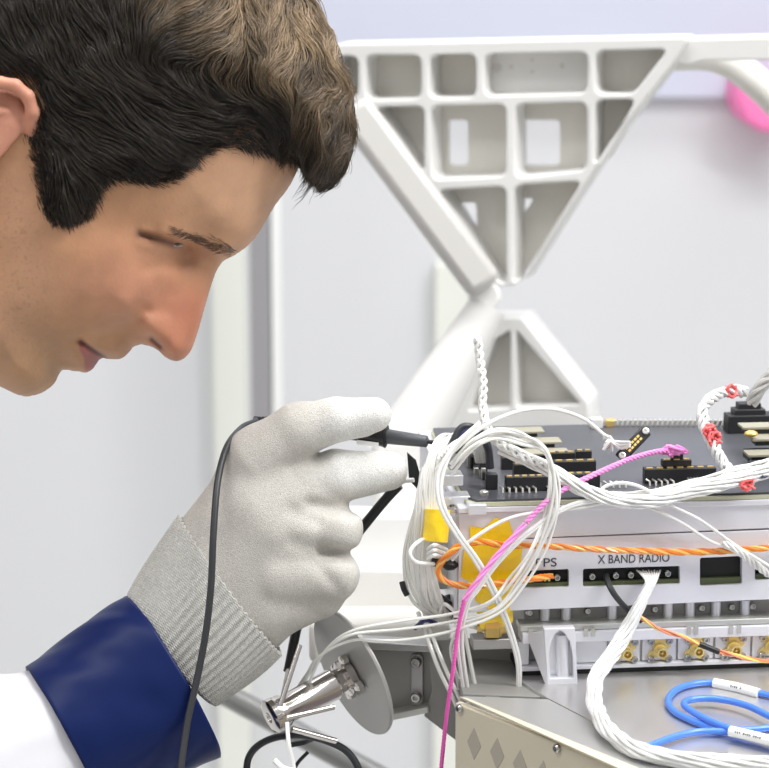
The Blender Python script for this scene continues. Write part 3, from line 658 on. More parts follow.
for k, pts in enumerate(([(596, 497), (606, 486), (625, 483), (645, 489), (668, 504), (700, 520), (735, 545, -.01), (769, 566)], [(640, 503), (680, 522), (708, 540), (730, 549, -.01)])):
    wire('white_wire', [(q[0], q[1], -.008) for q in pts], 1.7, M['wire'], ('thin white wire making a low arch above the harness', 'thin white wire dropping from the harness to the small knot')[k])
harness('white_wire_pair', [(722, 543, -.008), (738, 551, -.01), (752, 562, -.006), (770, 576, .002)], 4, 2.6, 1.6, .02, M['wire'], 'knotted white wires entering the rightmost slot of the front panel', cross=False)
# top right braided harness with red ties
th_ = thing('braided_harness', BF(730, 480, .02), 'white braided harness with red ties looping above the board at the right', 'harness')
pt = [(745, 392, .05), (731, 391, .045), (714, 397, .04), (703, 410, .03), (705, 427, .022), (713, 443, .014), (722, 460, .008), (735, 476, .002), (752, 486, -.002)]
mb = strands(fine(path3(pt)), 4, 4.2*PX, 2.2*PX, .018, wob=.2); strands(fine(path3(pt)), 2, 3.4*PX, 2.2*PX, -.02, mb); mk('braid', mb, M['braid'], th_)
def tie(pth, c, R, parent, m=M['red']):
    mb = MB()
    for k in range(3):
        cc = [c+Vector((math.cos(q)*R, math.sin(q+k)*R*.7, math.sin(q)*R))+Vector(rng.normal(0, .0006, 3)) for q in [2*math.pi*i/9 for i in range(10)]]
        mb.tube(cc, 1.6*PX, 6)
    mb.tube([c, c+Vector((.004, -.002, -.002))], 1.3*PX, 6); mb.tube([c, c+Vector((-.0035, -.002, .001))], 1.3*PX, 6); return mk('red_tie', mb, m, parent)
for (x, y, v) in ((731, 391, .043), (710, 431, .016), (714, 438, .013)): tie(None, BF(x, y, v), 5.5*PX, th_)
t2 = tie(None, BF(747, 484, -.008), 5*PX, None); t2.name = 'red_cord_tie'; tag(t2, 'red cord tie on the harness at the right edge of the board', 'tie')
harness('white_cable', [(752, 402, .06), (760, 388, .055), (775, 372, .05), (800, 350, .04)], 6, 5.5, 2.6, .05, M['wire'], 'white cable bundle rising from the tall black connector at the upper right', cross=False)
mb = MB(); mb.ball(BF(762, 476, -.006), 3*PX, 8, (2, 1, .8)); tag(mk('navy_tie', mb, M['navyw']), 'tiny navy tie on the white harness near the right edge', 'tie')
# pink cord
pc = thing('pink_lacing_cord', BF(676, 462, .03), 'pink twisted lacing cord running from the knot on the black header down past the chassis', 'cord')
pts = [(676, 450, .028), (655, 452, .022), (630, 459, .012), (600, 472, .0), (570, 486, -.008), (548, 500, -.012), (525, 524, -.014), (500, 552, -.018), (478, 580, -.02), (464, 600, -.02), (458, 630, -.018), (453, 670, -.016), (446, 720, -.014), (439, 790, -.012)]
i = 9; mb = strands(fine(path3(pts[:7])), 3, 1.5*PX, 1.5*PX, .008); mk('cord_upper', mb, M['pinkl'], pc)
mb = strands(fine(path3(pts[6:10])), 3, 1.6*PX, 1.5*PX, .03); mk('cord_middle', mb, M['pinkl'], pc)
mb = strands(fine(path3(pts[9:])), 3, 1.2*PX, 1.25*PX, .006); mk('cord_lower', mb, M['pink'], pc)
kp = BF(677, 450, .026); mb = MB()
for k in range(6): mb.tube(crv([kp+Vector(x)*.0022 for x in rng.normal(0, 1, (6, 3))*np.array([1.4, .8, .8])], 6), 1.5*PX, 6)
mb.tube([kp, kp+Vector((-.006, 0, .0025))], 1.4*PX, 6); mk('knot', mb, M['pinkl'], pc)
# orange cable
oc = thing('orange_twisted_cable', BF(600, 560, -.01), 'orange twisted cable strung across the box front and bent back into the PPS slot', 'cable')
pts = [(800, 545, -.004), (740, 550, -.005), (690, 552, -.006), (640, 551, -.007), (590, 549, -.007), (545, 546, -.007), (505, 545, -.008), (480, 542, -.010), (460, 546, -.012), (446, 557, -.012), (438, 568, -.011), (441, 578, -.011), (453, 584, -.011), (472, 586, -.010), (500, 583, -.008), (525, 580, -.006), (545, 577, -.003), (553, 576, .001)]
pth = fine(path3(pts)); mk('orange_strand', strands(pth, 2, 1.8*PX, 1.9*PX, .022), M['orange'], oc); mk('amber_strand', strands(pth, 2, 1.7*PX, 1.6*PX, .022, phase=1.57), M['orange2'], oc)
# big white harness out of the slot
hw = thing('white_slot_harness', BF(625, 640, -.02), 'thick white wire harness leaving the X band slot and curving over the base plate', 'harness')
pts = [(649, 585, -.007), (645, 594, -.01), (636, 612, -.014), (624, 636, -.018), (606, 662, -.022), (595, 682, -.030), (595, 703, -.040), (604, 725, -.052), (622, 742, -.062), (650, 754, -.068), (700, 761, -.072), (760, 764, -.074), (820, 764, -.074)]
q1 = [(x, y) for x, y, *_ in pts]; hts = [None]*4+[.0185, .012, .008, .007, .006, .006, .006, .006, .006]
pth = fine([BF(*q) if h_ is None else BT(q[0], q[1], wP+h_) for q, h_ in zip(pts, hts)], .002)
mb = strands(pth, 9, 6.0*PX, 2.0*PX, .15, wob=.14, Rf=lambda t: .45+.55*min(1, t*8)); strands(pth, 5, 3.2*PX, 2.2*PX, .12, mb, wob=.2, Rf=lambda t: .45+.55*min(1, t*8)); mk('wire_bundle', mb, M['braid'], hw)
mb = MB()
for k in range(9): mb.tube(crv(path3([(637+k*2.9, 570.5+.6*(k % 2), .003), (641+k*2.2, 574, -.003), (651+(k-4)*1.3, 581, -.006), (648+(k-4)*.9, 590, -.009), (645+(k-4)*.8, 598, -.011)]), 6), 1.05*PX, 6)
mk('fanned_wire', mb, M['wire'], hw)
# black short lead + orange/yellow pair
wire('black_lead', [(606, 575, .002), (609, 585, -.006), (617, 598, -.010), (630, 612, -.008), (642, 621, -.008)], 3.2, M['cable'], 'short black lead leaving the X band slot beside the white harness', 'cable')
tw = thing('orange_yellow_wire_pair', BF(700, 645, -.01), 'twisted red and yellow wire pair with a black sleeve in front of the gold connectors', 'wire')
pts = [(640, 617, -.010), (660, 629, -.011), (685, 638, -.012), (710, 648, -.014), (740, 657, -.015), (770, 661, -.016), (810, 664, -.016)]
pth = fine(path3(pts)); mk('red_strand', strands(pth, 2, 1.3*PX, 1.15*PX, .03), M['salmon'], tw); mk('yellow_strand', strands(pth, 1, 1.4*PX, 1.3*PX, .03, phase=1.5), M['yellow'], tw)
mb = MB(); mb.tube(crv(path3([(699, 644, -.013), (709, 648, -.014), (719, 652, -.0145)]), 6), 3*PX, 12); mk('black_sleeve', mb, M['black'], tw)
# blue cables
def onp(pts, h): return [BT(x, y, wP+h+(.0 if len(q) == 2 else q[2])) for q in pts for x, y in (q[:2],)]
def bluec(pts, h, label, name='blue_cable'):
    o = thing(name, onp(pts, h)[0]-UZ*.002, label, 'cable'); mb = MB(); mb.tube(crv(onp(pts, h), 10), 3.4*PX, 12); mk('jacket', mb, M['blue'], o); return o
b1 = bluec([(830, 714), (790, 700), (759, 693), (737, 687), (715, 683), (694, 684), (676, 690), (668, 701), (675, 712), (695, 722), (717, 729), (745, 730), (769, 728), (820, 722)], .002, 'blue cable making the outer loop on the base plate with a white marker sleeve')
b2 = bluec([(830, 757), (790, 745), (769, 739), (750, 734), (731, 729), (710, 721), (693, 712), (684, 704), (692, 699.5), (717, 699), (745, 705), (769, 716), (820, 742)], .005, 'blue cable making the inner loop on the base plate, under the lower marker sleeve')
b3 = bluec([(640, 750), (660, 742), (681, 735), (702, 731.5), (731, 732), (750, 735), (790, 748)], .003, 'blue cable running left across the base plate towards the white harness')
for o, pp, h in ((b1, [(714, 683), (737, 687.5), (759, 693.5)], .002), (b2, [(730, 731), (750, 735.5), (776, 742)], .0055)):
    mb = MB(); q = crv(onp(pp, h), 8); mb.tube(q, 5*PX, 14); s_ = mk('marker_sleeve', mb, M['sleeve'], o)
    c = q[len(q)//2]; dx = (q[-1]-q[0]).normalized(); nz = (C-c).normalized(); nz = (nz-dx*nz.dot(dx)).normalized(); ey = nz.cross(dx)
    mb = MB()
    for k in range(14):
        if k in (4, 9): continue
        cc = c+dx*(k-7)*.0011+nz*(5.05*PX)
        mb.box(cc, dx*.00030, ey*.0005*(1 if k % 3 else .6), nz*.0001)
        if k % 2: mb.box(cc+ey*.0004, dx*.0004, ey*.00012, nz*.0001)
    mk('marker_print', mb, M['ink'], s_)

# ---------------------------------------------------------------- numpy field meshing
def nets(Fv, org, h, mirror=False):
    S = Fv > 0
    cnt = np.zeros(tuple(n-1 for n in S.shape), np.uint8)
    for i in (0, 1):
        for j in (0, 1):
            for k in (0, 1): cnt += S[i:S.shape[0]-1+i, j:S.shape[1]-1+j, k:S.shape[2]-1+k]
    I, J, K = np.nonzero((cnt > 0) & (cnt < 8)); N = len(I)
    idx = np.full(cnt.shape, -1, np.int32); idx[I, J, K] = np.arange(N)
    cor = [(i, j, k) for i in (0, 1) for j in (0, 1) for k in (0, 1)]
    val = {c: Fv[I+c[0], J+c[1], K+c[2]] for c in cor}
    acc = np.zeros((N, 3)); num = np.zeros(N)
    for c in cor:
        for ax in range(3):
            if c[ax] == 0:
                d = list(c); d[ax] = 1; d = tuple(d); a = val[c]; b = val[d]; m = (a > 0) != (b > 0)
                t = np.where(m, a/np.where(m, a-b, 1), 0)
                p = np.tile(np.array(c, float), (N, 1)); p[:, ax] += t; acc += p*m[:, None]; num += m
    V = np.stack([I, J, K], 1)+acc/num[:, None]; V = V*h+np.array(org)
    Q = []
    for ax in range(3):
        sl0 = [slice(None)]*3; sl1 = [slice(None)]*3; sl0[ax] = slice(0, -1); sl1[ax] = slice(1, None)
        A_ = S[tuple(sl0)]; B_ = S[tuple(sl1)]; e = np.argwhere(A_ != B_)
        o1, o2 = [(1, 2), (2, 0), (0, 1)][ax]
        ok = (e[:, o1] > 0) & (e[:, o2] > 0) & (e[:, o1] < S.shape[o1]-1) & (e[:, o2] < S.shape[o2]-1); e = e[ok]
        def cell(d1, d2): q = e.copy(); q[:, o1] -= d1; q[:, o2] -= d2; return idx[q[:, 0], q[:, 1], q[:, 2]]
        q = np.stack([cell(1, 1), cell(0, 1), cell(0, 0), cell(1, 0)], 1); fl = A_[e[:, 0], e[:, 1], e[:, 2]]
        q[~fl] = q[~fl][:, ::-1]; Q.append(q)
    return V, np.concatenate(Q)
def relax(V, Q, it=2, lam=.5):
    for _ in range(it):
        s = np.zeros_like(V); n = np.zeros(len(V))
        for a, b in ((0, 1), (1, 2), (2, 3), (3, 0)):
            np.add.at(s, Q[:, a], V[Q[:, b]]); np.add.at(s, Q[:, b], V[Q[:, a]]); np.add.at(n, Q[:, a], 1); np.add.at(n, Q[:, b], 1)
        V = V*(1-lam)+lam*s/n[:, None]
    return V
Rn = np.array(RT); Un = np.array(UP); Fn = np.array(FW); Cn = np.array(C)
def toworld(V, d0=D0):     # local units: photo pixels at the body's distance, z towards the viewer
    V = np.asarray(V, float); return Cn+Fn*d0+Rn*((V[:, :1]-384.5)*PX)+Un*((384-V[:, 1:2])*PX)-Fn*(V[:, 2:3]*PX)
def np_obj(name, V, Q, m, parent, col=None, smooth=True, flip=True, d0=D0):
    W = toworld(V, d0); me = bpy.data.meshes.new(name); Q = Q[:, ::-1] if flip else Q
    me.vertices.add(len(W)); me.vertices.foreach_set('co', W.astype(np.float32).ravel())
    k = Q.shape[1]; me.loops.add(Q.size); me.loops.foreach_set('vertex_index', Q.astype(np.int32).ravel())
    me.polygons.add(len(Q)); me.polygons.foreach_set('loop_start', np.arange(0, Q.size, k, dtype=np.int32))
    me.update(calc_edges=True); me.validate()
    if col is not None:
        ca = me.color_attributes.new('Col', 'FLOAT_COLOR', 'POINT'); ca.data.foreach_set('color', np.concatenate([col, np.ones((len(col), 1))], 1).astype(np.float32).ravel())
    return mesh_obj(name, me, m, parent, smooth=smooth, ang=180)
def vnoise(x, y, seed=0):
    r = np.random.default_rng(seed).random((64, 64)); xi = np.floor(x).astype(int); yi = np.floor(y).astype(int); fx = x-xi; fy = y-yi
    fx = fx*fx*(3-2*fx); fy = fy*fy*(3-2*fy); g = lambda a, b: r[a % 64, b % 64]
    return (g(xi, yi)*(1-fx)+g(xi+1, yi)*fx)*(1-fy)+(g(xi, yi+1)*(1-fx)+g(xi+1, yi+1)*fx)*fy-.5
def seg2(x, y, pts):
    d = np.full(np.shape(x), 1e9)
    for (ax, ay), (bx_, by_) in zip(pts[:-1], pts[1:]):
        vx, vy = bx_-ax, by_-ay; t = np.clip(((x-ax)*vx+(y-ay)*vy)/(vx*vx+vy*vy+1e-9), 0, 1); d = np.minimum(d, np.hypot(x-ax-t*vx, y-ay-t*vy))
    return d
def inside(x, y, poly):
    c = np.zeros(np.shape(x), bool); n = len(poly)
    for i in range(n):
        x1, y1_ = poly[i]; x2, y2_ = poly[(i+1) % n]
        if y1_ == y2_: continue
        c ^= ((y1_ > y) != (y2_ > y)) & (x < (x2-x1)*(y-y1_)/(y2_-y1_)+x1)
    return c
def smooth_poly(pts, sub=5):
    q = [Vector((a[0], a[1], 0)) for a in pts]; n = len(q); out = []
    for i in range(n):
        p0, p1, p2, p3 = q[i-1], q[i], q[(i+1) % n], q[(i+2) % n]
        for k in range(sub):
            t = k/sub; r = .5*((2*p1)+(-p0+p2)*t+(2*p0-5*p1+4*p2-p3)*t*t+(-p0+3*p1-3*p2+p3)*t**3); out.append((r.x, r.y))
    return out
def sstep(a, b, x): t = np.clip((x-a)/(b-a), 0, 1); return t*t*(3-2*t)

person = thing('person', P(-150, 900, 1.25), 'man with short brown hair, navy-cuffed white coat and grey glove, leaning over the electronics', 'person')
# ---- head: half-width field over the mid plane outline
HEAD = smooth_poly([(299, 165), (289, 186), (275, 205), (262, 227), (250, 243), (236, 254), (223, 261), (215, 274), (208, 295), (202, 316), (196, 337), (189, 353), (178, 361), (167, 358), (158, 350), (147, 345), (135, 345.5), (127, 354), (119, 359), (109, 358.5), (102, 358), (98, 361), (93, 368), (87, 372), (80, 371.5), (70, 370), (62, 370), (58, 375), (54, 383), (45, 390.5), (34, 395), (20, 395), (0, 386), (-40, 366), (-90, 380), (-150, 440), (-230, 420), (-260, 330), (-215, 190), (-185, 90), (-165, 0), (-120, -65), (-50, -105), (40, -122), (130, -112), (215, -75), (270, -20), (300, 45), (308, 100), (306, 140)])
def sft(x, y, z): k = 1-z*PX/D0; return (384.5+(x-384.5)*k, 384+(y-384)*k)
CP = [(292, 150, 125, 140), (270, 185, 112, 120), (245, 225, 92, 75), (235, 200, 108, 110), (226, 245, 62, 40), (213, 272, 22, 15), (205, 290, 25, 17), (198, 312, 27, 18), (192, 338, 28, 20), (178, 352, 30, 22), (188, 290, 31, 22), (178, 318, 33, 24), (160, 338, 37, 24), (152, 325, 42, 24), (168, 298, 44, 30), (150, 288, 70, 36), (132, 303, 80, 40), (170, 274, 56, 36), (192, 262, 36, 26),
 (166, 246, 68, 45), (145, 240, 90, 60), (190, 250, 45, 32), (120, 245, 110, 70), (205, 238, 68, 50), (180, 230, 92, 70),
 (128, 345, 36, 22), (112, 345, 44, 26), (100, 345, 50, 28), (92, 358, 40, 22), (78, 344, 60, 32), (118, 328, 62, 34), (68, 362, 44, 25), (38, 383, 50, 30), (45, 352, 72, 42), (62, 322, 95, 55), (0, 355, 95, 55), (-40, 330, 112, 60), (95, 300, 103, 60), (60, 262, 124, 80), (20, 232, 133, 90), (100, 228, 120, 80), (20, 300, 116, 70), (140, 180, 131, 130), (200, 165, 124, 130), (125, 85, 150, 180), (250, 60, 142, 160), (125, -60, 146, 175), (-100, 50, 148, 180), (-60, 200, 120, 100), (-120, 300, 110, 90), (-200, 400, 110, 90), (-30, 120, 142, 150), (20, 160, 138, 130)]
_cp = np.array([(*sft(a, b, min(c, 140)*.8), c, d_) for a, b, c, d_ in CP], float)
def rbf(cx, cy, val, x, y, reg=3.0):
    def ker(r2): return np.sqrt(r2+60.0)
    r2 = (cx[:, None]-cx)**2+(cy[:, None]-cy)**2; n = len(cx); A_ = np.zeros((n+1, n+1)); A_[:n, :n] = ker(r2)-np.eye(n)*reg; A_[n, :n] = 1; A_[:n, n] = 1
    w = np.linalg.solve(A_, np.append(val, 0)); out = np.full(np.shape(x), w[n])
    for i in range(n): out += w[i]*ker((x-cx[i])**2+(y-cy[i])**2)
    return out
def head_field(x, y, detail=True):
    Wd = np.clip(rbf(_cp[:, 0], _cp[:, 1], _cp[:, 2], x, y), 15, 152); Td = np.clip(rbf(_cp[:, 0], _cp[:, 1], _cp[:, 3], x, y), 12, 190)
    d = seg2(x, y, HEAD+[HEAD[0]]); ins = inside(x, y, HEAD)
    t = np.minimum(d/Td, 1); w = Wd*np.sqrt(1-(1-t)**2)
    if detail:
        def L(pts, amp, sg, z=60):
            q = [sft(a, b, z) for a, b in pts]
            if len(q) == 1: q = q*2
            return amp*np.exp(-(seg2(x, y, q)/sg)**2/2)
        b = L([(180, 254)], -6, 12, 45)+L([(163, 243)], 5, 11, 60)+L([(168, 233), (190, 239), (226, 248)], 6.5, 6, 70)+L([(190, 250), (212, 253)], -4, 5, 45)
        b += L([(145, 236.5), (160, 239), (174, 243), (187, 247)], -6, 1.7, 62)+L([(146, 247), (160, 250), (174, 252)], 3.5, 4, 62)+L([(147, 232), (165, 235), (182, 241)], 2.5, 2.5, 65)
        b += L([(186, 257), (170, 263), (150, 269)], -5, 5, 55)+L([(186, 266), (176, 286), (158, 304)], -3, 8, 45)+L([(152, 280), (135, 304)], 3, 13, 75)+L([(122, 285)], 5, 24, 90)+L([(143, 310), (126, 326), (98, 338)], -6, 6, 60)+L([(128, 306)], 5, 11, 75)
        b += L([(154, 328)], 10, 10, 34)+L([(145, 311), (138, 322), (141, 342)], -6, 4.5, 40)+L([(166, 311), (154, 312)], -2.5, 5, 38)+L([(150, 339), (158, 347)], -12, 2.6, 34)
        b += L([(176, 345)], 4, 9, 20)
        b += L([(80, 341), (90, 349), (99, 357)], -7, 2.0, 50)+L([(78, 341)], -5, 4, 50)+L([(84, 350), (92, 364)], 4, 5, 42)+L([(93, 343), (108, 354)], 4, 5, 45)
        b += L([(64, 367), (56, 352)], -5, 6, 50)+L([(35, 372)], 5, 14, 55)+L([(-10, 350), (-60, 300)], 5, 20, 90)+L([(60, 240), (110, 255)], 4, 18, 105)
        w = w+b*sstep(1, 10, d)
    return np.where(ins, w, -1.5*d), d, ins
h = 1.5
xs = np.arange(-262, 315, h); ys = np.arange(-128, 445, h); zs = np.arange(-159, 160, h)
X, Y = np.meshgrid(xs, ys, indexing='ij'); Wf, dd, ins = head_field(X, Y)
Fv = (Wf[:, :, None]-np.abs(zs)[None, None, :]).astype(np.float32); Fv[Wf < 0] -= .01
V, Q = nets(Fv, (xs[0], ys[0], zs[0]), h); del Fv; V = relax(V, Q, 2)
x, y = V[:, 0], V[:, 1]
col = np.tile(np.array([.52, .275, .145]), (len(V), 1))
def blend(c, cen, sg, pts=None, a=1.0, z=70):
    global col
    if pts is None: q = [sft(*cen, z)]*2
    else: q = [sft(*p_, z) for p_ in pts]
    w = a*np.exp(-(seg2(x, y, q)/sg)**2/2); col = col*(1-w[:, None])+np.array(c)*w[:, None]
blend((.52, .19, .115), (188, 315), 25, a=.85, z=25); blend((.54, .20, .13), (178, 348), 14, a=.5, z=20); blend((.56, .25, .165), (128, 285), 36, a=.6, z=85)
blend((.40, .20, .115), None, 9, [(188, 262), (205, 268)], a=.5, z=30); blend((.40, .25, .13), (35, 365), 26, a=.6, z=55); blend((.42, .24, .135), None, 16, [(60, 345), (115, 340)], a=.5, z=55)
blend((.62, .37, .235), (245, 190), 42, a=.75, z=80)
blend((.42, .25, .165), None, 26, [(10, 190), (30, 280), (0, 330)], a=.45, z=115)
wl = sstep(3.0, 1.2, seg2(x, y, [sft(a, b, 45) for a, b in ((85, 344), (94, 356), (97, 361))])-3.5)
lip = inside(x, y, [sft(a, b, 40) for a, b in ((79, 341), (86, 341), (93, 349), (104, 359), (95, 370), (86, 376), (80, 371), (82, 358), (79, 348))])
ld = seg2(x, y, [sft(a, b, 40) for a, b in ((79, 341), (86, 341), (93, 349), (104, 359), (95, 370), (86, 376), (80, 371), (82, 358), (79, 348), (79, 341))])
lw = np.where(lip, sstep(0, 3, ld), 0)*.85; col = col*(1-lw[:, None])+np.array([.36, .11, .11])*lw[:, None]
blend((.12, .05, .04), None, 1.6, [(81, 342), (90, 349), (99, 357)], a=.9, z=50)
blend((.15, .07, .045), None, 2.8, [(144, 236.4), (158, 239.5), (172, 243.5)], a=.92, z=62); blend((.36, .17, .10), None, 5.0, [(178, 247), (192, 250), (206, 251)], a=.55, z=50)  # shadow painted along the lid line and, over reddish skin, beside the nose
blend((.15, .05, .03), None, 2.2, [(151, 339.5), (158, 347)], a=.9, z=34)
# stubble / pores
nz = vnoise(x/2.2, y/2.2, 3)*(1-.0); st = np.exp(-(seg2(x, y, [sft(10, 200, 120), sft(25, 270, 115), sft(20, 320, 100)])/28)**2)
col *= (1-.35*np.clip(nz*2-.35, 0, 1)*st)[:, None]
# neck, torso and arm skin joined to the same mesh
def cone_sdf(X, Y, Z, a, b, ra, rb, zs=1.0):
    ax, ay, az = a; bx_, by_, bz = b; vx, vy, vz = bx_-ax, by_-ay, (bz-az)/zs; Zs = (Z-az)/zs
    t = np.clip(((X-ax)*vx+(Y-ay)*vy+Zs*vz)/(vx*vx+vy*vy+vz*vz+1e-9), 0, 1)
    return np.sqrt((X-ax-t*vx)**2+(Y-ay-t*vy)**2+(Zs-t*vz)**2)-(ra+(rb-ra)*t)
def smin(a, b, k): hh = np.clip(.5+.5*(b-a)/k, 0, 1); return b*(1-hh)+a*hh-k*hh*(1-hh)
def field(bx3, h, fn):
    xs = np.arange(bx3[0], bx3[1], h, dtype=np.float32); ys = np.arange(bx3[2], bx3[3], h, dtype=np.float32); zs = np.arange(bx3[4], bx3[5], h, dtype=np.float32)
    X, Y, Z = np.meshgrid(xs, ys, zs, indexing='ij'); return nets(-fn(X, Y, Z), (xs[0], ys[0], zs[0]), h)
def bodyf(X, Y, Z):
    d = cone_sdf(X, Y, Z, (-120, 170, 0), (-300, 380, 0), 115, 125); d = smin(d, cone_sdf(X, Y, Z, (-300, 380, 0), (-420, 780, 0), 150, 230, 1.1), 60)
    d = smin(d, cone_sdf(X, Y, Z, (-330, 440, 20), (-330, 450, 330), 105, 85), 50); d = smin(d, cone_sdf(X, Y, Z, (-330, 450, 320), (-240, 800, 225), 80, 58), 25)
    d = smin(d, cone_sdf(X, Y, Z, (-240, 800, 225), (50, 738, 6), 56, 44), 20); return smin(d, cone_sdf(X, Y, Z, (50, 738, 6), (222, 600, 0), 44, 36), 12)
Vb, Qb = field((-700, 260, 60, 1100, -300, 430), 9, bodyf); Vb = relax(Vb, Qb, 2)
# ear
def earf(X, Y, Z):
    zc = 140
    pts = [(2, 142, 136), (-2, 128, 140), (2, 116, 144)]
    d = None
    def seq(P_, r):
        nonlocal d
        for p_, q_, r0, r1 in zip(P_[:-1], P_[1:], r[:-1], r[1:]):
            e = cone_sdf(X, Y, Z, p_, q_, r0, r1); d = e if d is None else smin(d, e, 3)
    seq([(30, 130, 140), (33, 112, 150), (29, 97, 156), (17, 87, 160), (2, 84, 162), (-18, 90, 166), (-36, 105, 168), (-46, 130, 168), (-48, 155, 166), (-44, 180, 160), (-38, 200, 154), (-30, 214, 148), (-26, 206, 144), (-28, 190, 140)], [7, 7, 6.5, 6.5, 6, 6, 6, 6, 6, 7, 10, 10, 7, 6])
    seq([(6, 112, 150), (-8, 112, 154), (-24, 125, 158), (-30, 150, 158), (-22, 175, 154)], [5, 5, 5, 5, 5])
    e = cone_sdf(X, Y, Z, (-8, 116, 143), (-30, 165, 143), 34, 18, .3); return smin(d, e, 5)
Ve, Qe = field((-62, 45, 70, 232, 120, 182), 1.6, earf); Ve = relax(Ve, Qe, 2)
_s = np.array([384.5+(Ve[:, 0]-384.5)*.935, 384+(Ve[:, 1]-384)*.935]).T; Ve[:, :2] = _s
ce_ = np.tile(np.array([.58, .27, .18]), (len(Ve), 1)); cb_ = np.tile(np.array([.52, .275, .145]), (len(Vb), 1))
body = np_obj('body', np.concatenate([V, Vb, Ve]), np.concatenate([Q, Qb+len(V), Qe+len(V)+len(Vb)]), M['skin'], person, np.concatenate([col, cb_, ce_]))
def surf(x, y): # surface height of the head at image place
    w, _, _ = head_field(np.array([x], float), np.array([y], float)); return float(w[0])
# eye
exy = sft(175, 244.2, 60); ew = surf(*exy)
ec = toworld([(exy[0], exy[1]+.3, ew-6+1.6)])[0]; mb = MB(); mb.ball(Vector(ec), PX, 32, (7.5, 6, 2.6)); ey = mk('eye', mb, M['eye'], person)
mb = MB(); ic = toworld([(exy[0]+2.5, exy[1]+.4, ew+.2)])[0]; mb.ball(Vector(ic), 2.1*PX, 14, (1.2, 1, .8)); mk('iris', mb, M['iris'], ey)

# ---- hair
HOUT = smooth_poly([(297, 166), (306, 180), (322, 189), (335, 184), (346, 170), (353, 152), (356, 127), (353, 98), (346, 66), (333, 34), (316, 2), (292, -34), (255, -72), (190, -112), (110, -138), (20, -144), (-80, -126), (-150, -80), (-195, 0), (-212, 110), (-205, 220), (-160, 260), (-110, 230), (-70, 190), (-50, 130), (-20, 85), (12, 76), (28, 88), (34, 110), (32, 140), (37, 175), (44, 208), (50, 228), (68, 227), (84, 220), (93, 200), (103, 183), (122, 179), (150, 183), (172, 177), (196, 157), (219, 147), (245, 151), (272, 158)])
HLINE = [(297, 166), (272, 158), (245, 151), (219, 147), (196, 157), (172, 177), (150, 183), (122, 179), (103, 183), (93, 200), (84, 220), (68, 227), (50, 228), (44, 208), (37, 175), (32, 140), (34, 110), (28, 88), (12, 76), (-20, 85), (-50, 130)]
SILH = smooth_poly([(297, 166), (306, 180), (322, 189), (335, 184), (346, 170), (353, 152), (356, 127), (353, 98), (346, 66), (333, 34), (316, 2), (292, -34), (255, -72), (190, -112), (110, -138), (20, -144), (-80, -126), (-150, -80), (-195, 0), (-212, 110), (-205, 260), (-100, 420), (0, 500), (300, 300)])
# near-side hairline is seen in front of the mid plane: shift it to its depth
def zline(p): return 0 if p[0] > 290 else min(135, (299-p[0])*1.15+15)
HL2 = [sft(a, b, zline((a, b))) for a, b in HLINE]
HP2 = [q for q in HOUT[:int(len(HOUT)*22/43)]]
HP2 = smooth_poly([(297, 166), (306, 180), (322, 189), (335, 184), (346, 170), (353, 152), (356, 127), (353, 98), (346, 66), (333, 34), (316, 2), (292, -34), (255, -72), (190, -112), (110, -138), (20, -144), (-80, -126), (-150, -80), (-195, 0), (-212, 110), (-205, 220), (-160, 260), (-110, 230)]+[q for q in HL2[::-1][:-1]], 4)
def hair_field(x, y, noise=True):
    w, d, ins = head_field(x, y, False); w = np.maximum(w, 0)
    dh = seg2(x, y, HL2); do = seg2(x, y, SILH+[SILH[0]]); inh = inside(x, y, HP2)
    Wo = 154*np.sqrt(1-(1-np.minimum(do/185, 1))**2); a = sstep(0, 26, dh)
    wh = a*np.maximum(Wo, w+3)+(1-a)*np.where(ins, w+.6, Wo)
    if noise: wh = wh+a*(7*vnoise(x/16+y/40, y/26, 5)+4*vnoise(x/6+y/20, y/15, 6))*sstep(0, 8, do)
    return np.where(inh, wh, -1.0), dh, do
h = 2.0
xs = np.arange(-216, 360, h); ys = np.arange(-148, 270, h); zs = np.arange(-164, 165, h)
X, Y = np.meshgrid(xs, ys, indexing='ij'); Hf, _, _ = hair_field(X, Y)
Fv = (Hf[:, :, None]-2.5-np.abs(zs)[None, None, :]).astype(np.float32); Vh, Qh = nets(Fv, (xs[0], ys[0], zs[0]), h); del Fv; Vh = relax(Vh, Qh, 2)
ch_ = np.tile(np.array([.018, .013, .010]), (len(Vh), 1))
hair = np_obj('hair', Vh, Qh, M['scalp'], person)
# strands
FL = np.array([(0, 20, .45, 1), (60, 30, .4, 1), (120, 20, .3, 1), (150, 50, .0, 1), (185, 40, -.9, .6), (225, 20, -.35, 1), (200, 65, -1, .35), (270, 20, .15, 1), (310, 40, .35, 1), (335, 80, .3, 1), (350, 120, .05, 1), (345, 165, -.7, .8), (320, 150, -.3, 1), (300, 100, -.35, 1), (255, 85, -.5, .8), (270, 130, .6, .7), (230, 115, 1, .3), (180, 110, 1, .35), (120, 110, .9, .5), (60, 110, .5, .9), (60, 170, .35, 1), (120, 155, .9, .6), (200, 140, 1, .15), (70, 210, .2, 1), (20, 60, .5, .9), (-60, 80, .2, 1), (100, 60, .5, 1), (-100, 0, -.2, 1), (-40, -80, -.3, -.6), (100, -90, .9, -.3), (200, -60, .8, .5), (250, -40, .7, .8)], float)
def flow(x, y):
    d2 = (x[:, None]-FL[:, 0])**2+(y[:, None]-FL[:, 1])**2; w = 1/(d2+150)**1.6; w /= w.sum(1)[:, None]
    vx = (w*FL[:, 2]).sum(1); vy = (w*FL[:, 3]).sum(1); n = np.hypot(vx, vy)+1e-6; return vx/n, vy/n
